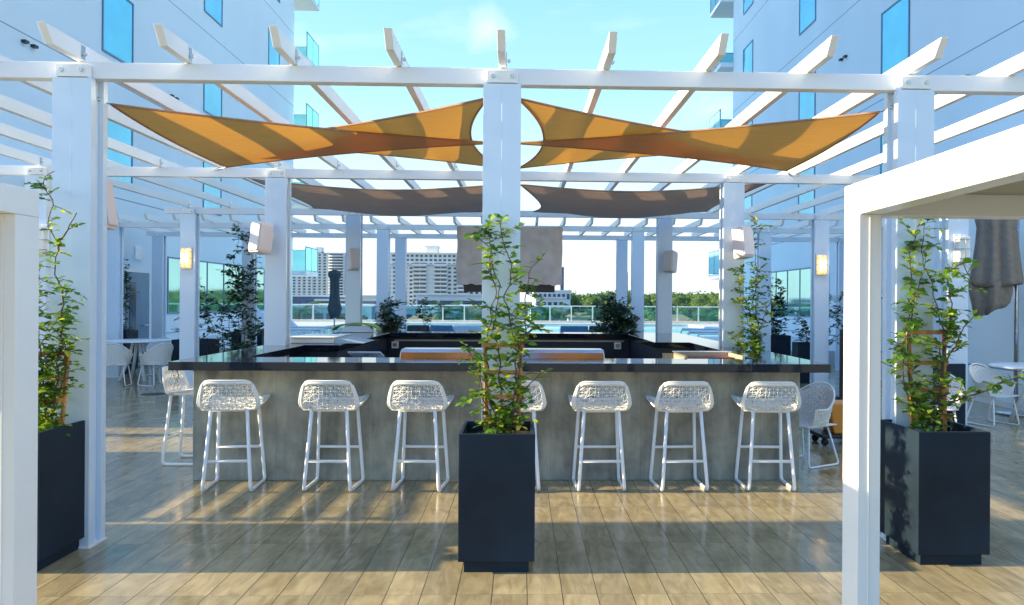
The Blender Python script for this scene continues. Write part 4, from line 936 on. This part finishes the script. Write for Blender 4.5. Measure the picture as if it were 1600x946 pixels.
# ---------------------------------------------------------------- the city beyond
def windows(t, Xs, zs, y, w, h, m='far_glass', d=.25, limit=100):
    """one object per window for the hundred nearest the eye line, the rest together"""
    cells = sorted([(abs(z-2), x, z) for z in zs for x in Xs]); rest = MB()
    proto = None
    for k, (_, x, z) in enumerate(cells):
        if k < limit:
            if proto is None: proto = MB().box(-w/2, w/2, -d, .05, 0, h).build('window', m, t, local=True); o = proto
            else: o = proto.copy(); col.objects.link(o)
            o.parent = t; o.location = Vector((x, y, z))-t.location
        else: rest.box(x-w/2, x+w/2, y-d, y+.05, z, z+h)
    if rest.v: rest.build('window', m, t)['kind'] = 'stuff'
def condo_a():
    t = empty('condo_tower', (-76, 560, -12), 'wide white condo tower with grey balcony bays left of the covered screen', 'tower'); x0, x1 = -96.5, -24
    MB().box(x0, x1, 550, 572, -12, 34.5).build('wall', 'tower_white', t)
    fh = 2.9; zs = [34.5-fh*(k+1)+.8 for k in range(15)]
    bays = [(x0+19.5, x0+29), (x0+34.5, x0+43.5), (x0+51, x0+59)]
    for (a, b) in bays:
        MB().box(a, b, 548.9, 549.99, -12, 27.0).build('bay', 'tower_blue_grey', t)
        g = MB(); s = MB()
        for k in range(13):
            z = 34.5-fh*(k+3); s.box(a-.2, b+.2, 547.2, 548.88, z, z+.25); s.box(a-.2, b+.2, 547.2, 547.35, z+.25, z+1.2); g.box(a+.5, (a+b)/2-.3, 548.7, 548.89, z+.3, z+2.3); g.box((a+b)/2+.3, b-.5, 548.7, 548.89, z+.3, z+2.3)
        s.build('balcony', 'tower_white', t); g.build('window', 'far_glass', t)['kind'] = 'stuff'
    Xs = [x for x in [x0+2.4+3.9*k for k in range(18)] if not any(a-1.2 < x < b+1.2 for a, b in bays)]
    windows(t, Xs, zs[3:], 550, 2.1, 1.35)
    windows(t, [x0+2.2+3.3*k for k in range(22)], zs[:3], 550, 1.9, 1.4, limit=0)
    MB().box(x0-.4, x1+.4, 548.6, 572.4, 26.6, 27.5).build('cornice', 'tower_blue_grey', t); MB().box(x0-.4, x1+.4, 549.4, 572.4, 34.5, 35.5).build('parapet', 'tower_white', t)
    MB().box(x0+28, x0+36, 556, 566, 35.5, 41).build('roof_house', 'tower_white', t); MB().box(x0+27, x0+37, 555, 567, 39.6, 40.4).build('roof_cap', 'tower_white', t)
condo_a()
def condo_b():
    t = empty('condo_tower', (-205, 800, -12), 'tall cream condo tower with stacked round balconies at the left', 'tower'); x0, x1 = -242, -183
    MB().box(x0, x1, 800, 826, -12, 49).build('wall', 'tower_white', t); fh = 2.95; zs = [49-fh*(k+1)+.7 for k in range(19)]
    MB().box(x1-.5+.51, x1+6.5, 802, 826, -12, 47.5).build('wing_wall', 'tower_blue_grey', t)
    cols_ = [x0+2.5+5.2*k for k in range(8)]
    windows(t, cols_, zs, 800, 2.3, 1.5); 
    r = MB()
    for k in range(0, 8, 2): r.box(cols_[k]+2.1, cols_[k]+3.1, 799.0, 799.99, -12, 48.5)
    r.build('pilaster', 'tower_white', t)
    b = MB(); g = MB()
    for z in zs:
        P = [(x1-16.5, 799.99), (x1-15.5, 798.2), (x1-12, 797.2), (x1-4, 797.2), (x1-1, 798.2), (x1-.2, 799.99)]; b.prism(P, 'z', z-.8, z+.35); g.box(x1-15, x1-1.5, 799.6, 799.95, z+.4, z+1.9)
    b.build('balcony', 'tower_white', t); g.build('window', 'far_glass', t)['kind'] = 'stuff'
    MB().box(x0-.4, x1+.4, 799.4, 826.4, 49, 50).build('parapet', 'tower_blue_grey', t)
    MB().box(x0+28, x0+34, 806, 816, 50, 56).build('roof_house', 'tower_white', t); MB().box(x0+17, x0+34, 805, 817, 50, 51.4).build('roof_cap', 'tower_blue_grey', t)
condo_b()
def simple(name, label, x0, x1, y, z0, z1, m, rows, n, wm='far_glass', depth=14, wf=.6, hf=.5, cap=True):
    t = empty(name, ((x0+x1)/2, y, -12), label, 'building'); MB().box(x0, x1, y, y+depth, z0, z1).build('wall', m, t)
    fh = (z1-z0)/rows; w = (x1-x0)/n
    windows(t, [x0+w*(k+.5) for k in range(n)], [z0+fh*(r_+.28) for r_ in range(rows)], y, w*wf, fh*hf, wm, d=.12)
    if cap: MB().box(x0-.3, x1+.3, y-.3, y+depth+.3, z1, z1+.35).build('roof', 'low_white', t)
    return t
simple('dark_tower', 'slim dark tower seen just right of the covered screen', 31.8, 34.4, 620, -12, 29, 'low_blue', 14, 2, cap=False)
simple('white_block', 'white mid-rise block with dark windows below the covered screen', 3.0, 12.2, 190, -12, 4.0, 'low_white', 6, 8)
simple('white_block', 'white low block with a blank top band behind the near vine', 3.2, 9.6, 172, -12, 2.2, 'low_white', 4, 5)
simple('modern_building', 'modern white building with long dark ribbon windows left of the near vine', -22.5, -8.0, 165, -12, 2.7, 'low_white', 4, 3, wf=.86, hf=.42)
simple('flat_building', 'pinkish flat-roofed building seen between the two left far posts', -45, -33, 200, -12, 2.5, 'low_white', 4, 6, wf=.7)
simple('blue_building', 'dark blue low building with a white roof at the far left', -47, -37.5, 150, -12, 2.2, 'low_blue', 4, 4)
simple('blue_building', 'blue low building behind the left folded parasol', -37, -29, 140, -12, 1.4, 'low_blue', 4, 4)
simple('grey_building', 'blue-grey apartment building seen through the glass railing at the left', -27.5, -20.5, 92, -12, .75, 'tower_blue_grey', 4, 5, wf=.7)
simple('grey_building', 'blue-grey building seen through the glass behind the dark bushy vine', -17.5, -12.0, 96, -12, .6, 'tower_blue_grey', 4, 4, wf=.7)
simple('grey_building', 'low blue building seen through the glass just left of the near vine', -8.4, -3.5, 98, -12, .7, 'tower_blue_grey', 4, 4, wf=.7)
simple('grey_building', 'low blue building seen through the glass right of the near vine', 1.5, 7.5, 118, -12, .5, 'tower_blue_grey', 4, 4, wf=.7)
def house(label, x0, x1, y, z0, zw, zr, m='low_white'):
    t = empty('house', ((x0+x1)/2, y, -12), label, 'house'); d = (x1-x0)*.7
    MB().box(x0, x1, y, y+d, -12, zw).build('wall', m, t); xm, ym = (x0+x1)/2, y+d/2; e = .5; h = (x1-x0)*.2
    MB().add([(x0-e, y-e, zw+.02), (x1+e, y-e, zw+.02), (x1+e, y+d+e, zw+.02), (x0-e, y+d+e, zw+.02), (xm-h, ym, zr), (xm+h, ym, zr)], [(3, 2, 1, 0), (0, 1, 5, 4), (1, 2, 5), (2, 3, 4, 5), (3, 0, 4)]).build('roof', 'roof_tile', t)
    w = (x1-x0)/4
    for k in range(3): MB().box(x0+w*(k+.7), x0+w*(k+1.2), y-.06, y+.02, zw-2.2, zw-.8).build('window', 'far_glass', t)
house('house with an orange tiled hip roof behind the dark bushy vine', -12.6, -8.6, 84, -12, -.75, .15)
house('white house with arched front behind the railing, right of the near vine', 5.4, 8.4, 88, -12, -.2, .35)
house('house with an orange roof behind the thin far vine at the right', 15.6, 19.0, 84, -12, -.6, .25)
house('cream house with an orange roof seen through the railing, right of centre', 12.0, 14.6, 90, -12, -.55, .1)
tw = random.Random(3)
for k, (px, h, w) in enumerate([(889, 17, 5), (897, 9, 9), (905, 6, 8), (914, 7, 6), (922, 10, 5), (931, 5, 8)]):
    Y = 2600; x = (px-814)*Y/1200*1.0; hh = h*Y/1200; t = empty('distant_tower', (x, Y, -12), 'x', 'tower', 'faint towers on the horizon')
    t['label'] = ['tallest faint tower on the horizon, right of the dark tower', 'second faint tower from the left on the horizon', 'third faint tower from the left on the horizon', 'fourth faint tower from the left on the horizon', 'fifth faint tower from the left, thin and fairly tall', 'rightmost low faint tower on the horizon'][k]
    MB().box(x-w, x+w, Y, Y+20, -12, 1.7+hh).build('wall', 'far_tower', t); MB().box(x-w*.4, x+w*.4, Y+4, Y+12, 1.7+hh, 1.7+hh*1.12).build('roof_house', 'far_tower', t)

# trees ------------------------------------------------------------------------------------------
def clump(b, c, rx, rz, n, s, rr):
    c = Vector(c)
    for _ in range(n):
        d = Vector((rr.gauss(0, 1), rr.gauss(0, 1), rr.gauss(0, 1)))
        if d.length < .01: continue
        d.normalize(); q = rr.uniform(.72, 1.05); lump = 1+.22*noise.noise(d*2.2+c*.13)
        p = c+Vector((d.x*rx, d.y*rx, abs(d.z)*rz if rr.random() < .85 else d.z*rz))*q*lump
        nrm = (d+Vector((rr.uniform(-.7, .7), rr.uniform(-.7, .7), rr.uniform(-.2, .9)))).normalized(); a = nrm.orthogonal().normalized(); e = nrm.cross(a); k = s*rr.uniform(.6, 1.3); an = rr.uniform(0, 6.28)
        u = a*math.cos(an)+e*math.sin(an); v = nrm.cross(u)
        b.add([p+u*k, p+v*k*.6, p-u*k, p-v*k*.6], [(0, 1, 2, 3)])
def core(b, c, rx, rz, n=10):
    prof = [(rx*.35, -rz*.5), (rx*.75, -rz*.1), (rx*.78, rz*.25), (rx*.5, rz*.6), (rx*.12, rz*.78)]; b.lathe(prof, c, n)
rr = random.Random(77); fb = MB(); kb = MB()
def canopy_top(x, y):
    # rises slowly with distance, the way the wooded shore does behind the pool
    return -2.6+(y-105)/185*7.0 if y < 290 else 4.4+(y-290)/400*5
for k in range(330):
    y = 105+rr.random()**1.25*430; lo = 815 if y > 230 else 1010
    if y > 400: lo = 840
    px = rr.uniform(lo, 1420); x = (px-814)*y/1200
    if y < 230 and px < 1120 and rr.random() < .25: continue
    r_ = rr.uniform(3.2, 5.2)*(1 if y < 300 else 1.5); zt = canopy_top(x, y)+rr.uniform(-1.2, 1.2)
    if px < 875 and y < 420: continue
    clump(fb, (x, y, zt-r_*.8), r_, r_*.85, 170 if y < 300 else 90, .34 if y < 300 else .75, rr); core(kb, (x, y, zt-r_*.8), r_*.95, r_*.85)
w_ = tag(fb.build('woodland', 'leaf_far'), 'dense green woodland along the horizon behind the railing', 'woodland', kind='stuff'); 
kb.build('branches', 'crown_core', w_)
def tree(label, x, y, zt, r_, seed):
    r2 = random.Random(seed); t = empty('leafy_tree', (x, y, -12), label, 'tree', 'trees between the far buildings'); f = MB()
    for q in range(6): clump(f, (x+r2.uniform(-.6, .6)*r_, y+r2.uniform(-.5, .5)*r_, zt-r_*r2.uniform(.5, 1.3)), r_*.62, r_*.55, 240, .2, r2)
    f.build('crown', 'leaf_far', t); tr = MB(); tr.tube([(x, y, -12), (x+.2, y, -7), (x, y, zt-r_*.6)], [.4, .3, .12]); 
    for q in range(5):
        a = q*1.3; tr.tube([(x, y, zt-r_*1.5), (x+math.cos(a)*r_*.6, y+math.sin(a)*r_*.6, zt-r_*.6)], [.15, .04], 6)
    tr.build('trunk', 'bark', t)
tree('round green tree beside the left folded parasol', -29.8, 130, 1.6, 3.4, 1); tree('dark green tree just left of the folded parasol', -34.5, 128, 1.1, 2.6, 2)
tree('dark tree at the foot of the dark tower', 9.3, 150, 1.3, 2.0, 3); tree('small green tree low behind the glass by the left parasol', -16.4, 74, .4, 1.6, 4)
def palm(label, x, y, zt, L, seed):
    r2 = random.Random(seed); t = empty('palm_tree', (x, y, -12), label, 'palm tree', 'palms beyond the railing'); tr = MB(); tr.tube([(x-.5, y, -12), (x-.2, y, -6), (x, y, zt)], [.26, .2, .14], 8); tr.build('trunk', 'bark', t); f = MB()
    for k in range(20):
        a = k*2.4+r2.uniform(-.2, .2); el = r2.uniform(-.1, .95); pts = []; p = Vector((x, y, zt)); d = Vector((math.cos(a)*math.cos(el), math.sin(a)*math.cos(el), math.sin(el)))
        for s in range(9): pts.append(p.copy()); p = p+d*L/8; d = (d+Vector((0, 0, -.17))).normalized()
        for s in range(1, 9):
            dd = (pts[s]-pts[s-1]).normalized(); sv = dd.cross(Vector((0, 0, 1))).normalized(); ll = L*.26*math.sin(math.pi*(s+.6)/9.8)
            for sg in (-1, 1):
                for h2 in (0, .5):
                    q = pts[s-1].lerp(pts[s], h2); f.add([q, q+dd*.12+sv*sg*.02, q+sv*sg*ll+dd*ll*.5-Vector((0, 0, ll*.35))], [(0, 1, 2)])
    f.build('crown', 'frond', t)
for a in (('palm at the far left behind the glass railing', -21.2, 74, .55, 2.6, 1), ('palm behind the glass, left of the near vine', -7.2, 72, .55, 2.7, 2), ('smaller palm touching the near vine on its left', -4.9, 76, .35, 2.4, 3),
          ('palm behind the glass just right of the near vine', 2.6, 78, .35, 2.3, 4), ('palm before the white house behind the railing', 7.9, 80, .0, 2.2, 5), ('palm left of the big dark bush', 4.6, 84, .2, 2.0, 6), ('palm behind the glass at the right lounger', 19.0, 78, .1, 2.4, 7)):
    palm(*a)

# slatted screen and pier added out of frame at left to shade the tiles
t = empty('added_shade_screen', (-7.2, 7.3, 0), 'added white slatted screen out of view at the left, shading the terrace tiles', 'screen')
for k, y in enumerate((5.92, 7.2, 8.45)): MB().box(-7.25, -7.17, y, y+.08, 0, 2.2).build('post', 'white_satin', t)
for k in range(18):
    z = .08+.122*k
    MB().box(-7.165, -7.14, 5.88, 8.6, z, z+(.115 if k < 11 else .075)).build('slat', 'white_satin', t)
t = empty('added_shade_pier', (-8.8, 5.6, 0), 'added pale stucco pier out of view at the left, shading the terrace tiles', 'pier')
MB().box(-9.1, -8.5, 5.385, 5.83, 0, 4.6).build('wall', 'stucco', t, .01); MB().box(-9.13, -8.47, 5.37, 5.85, 4.603, 4.66).build('cap', 'coping', t, .005)
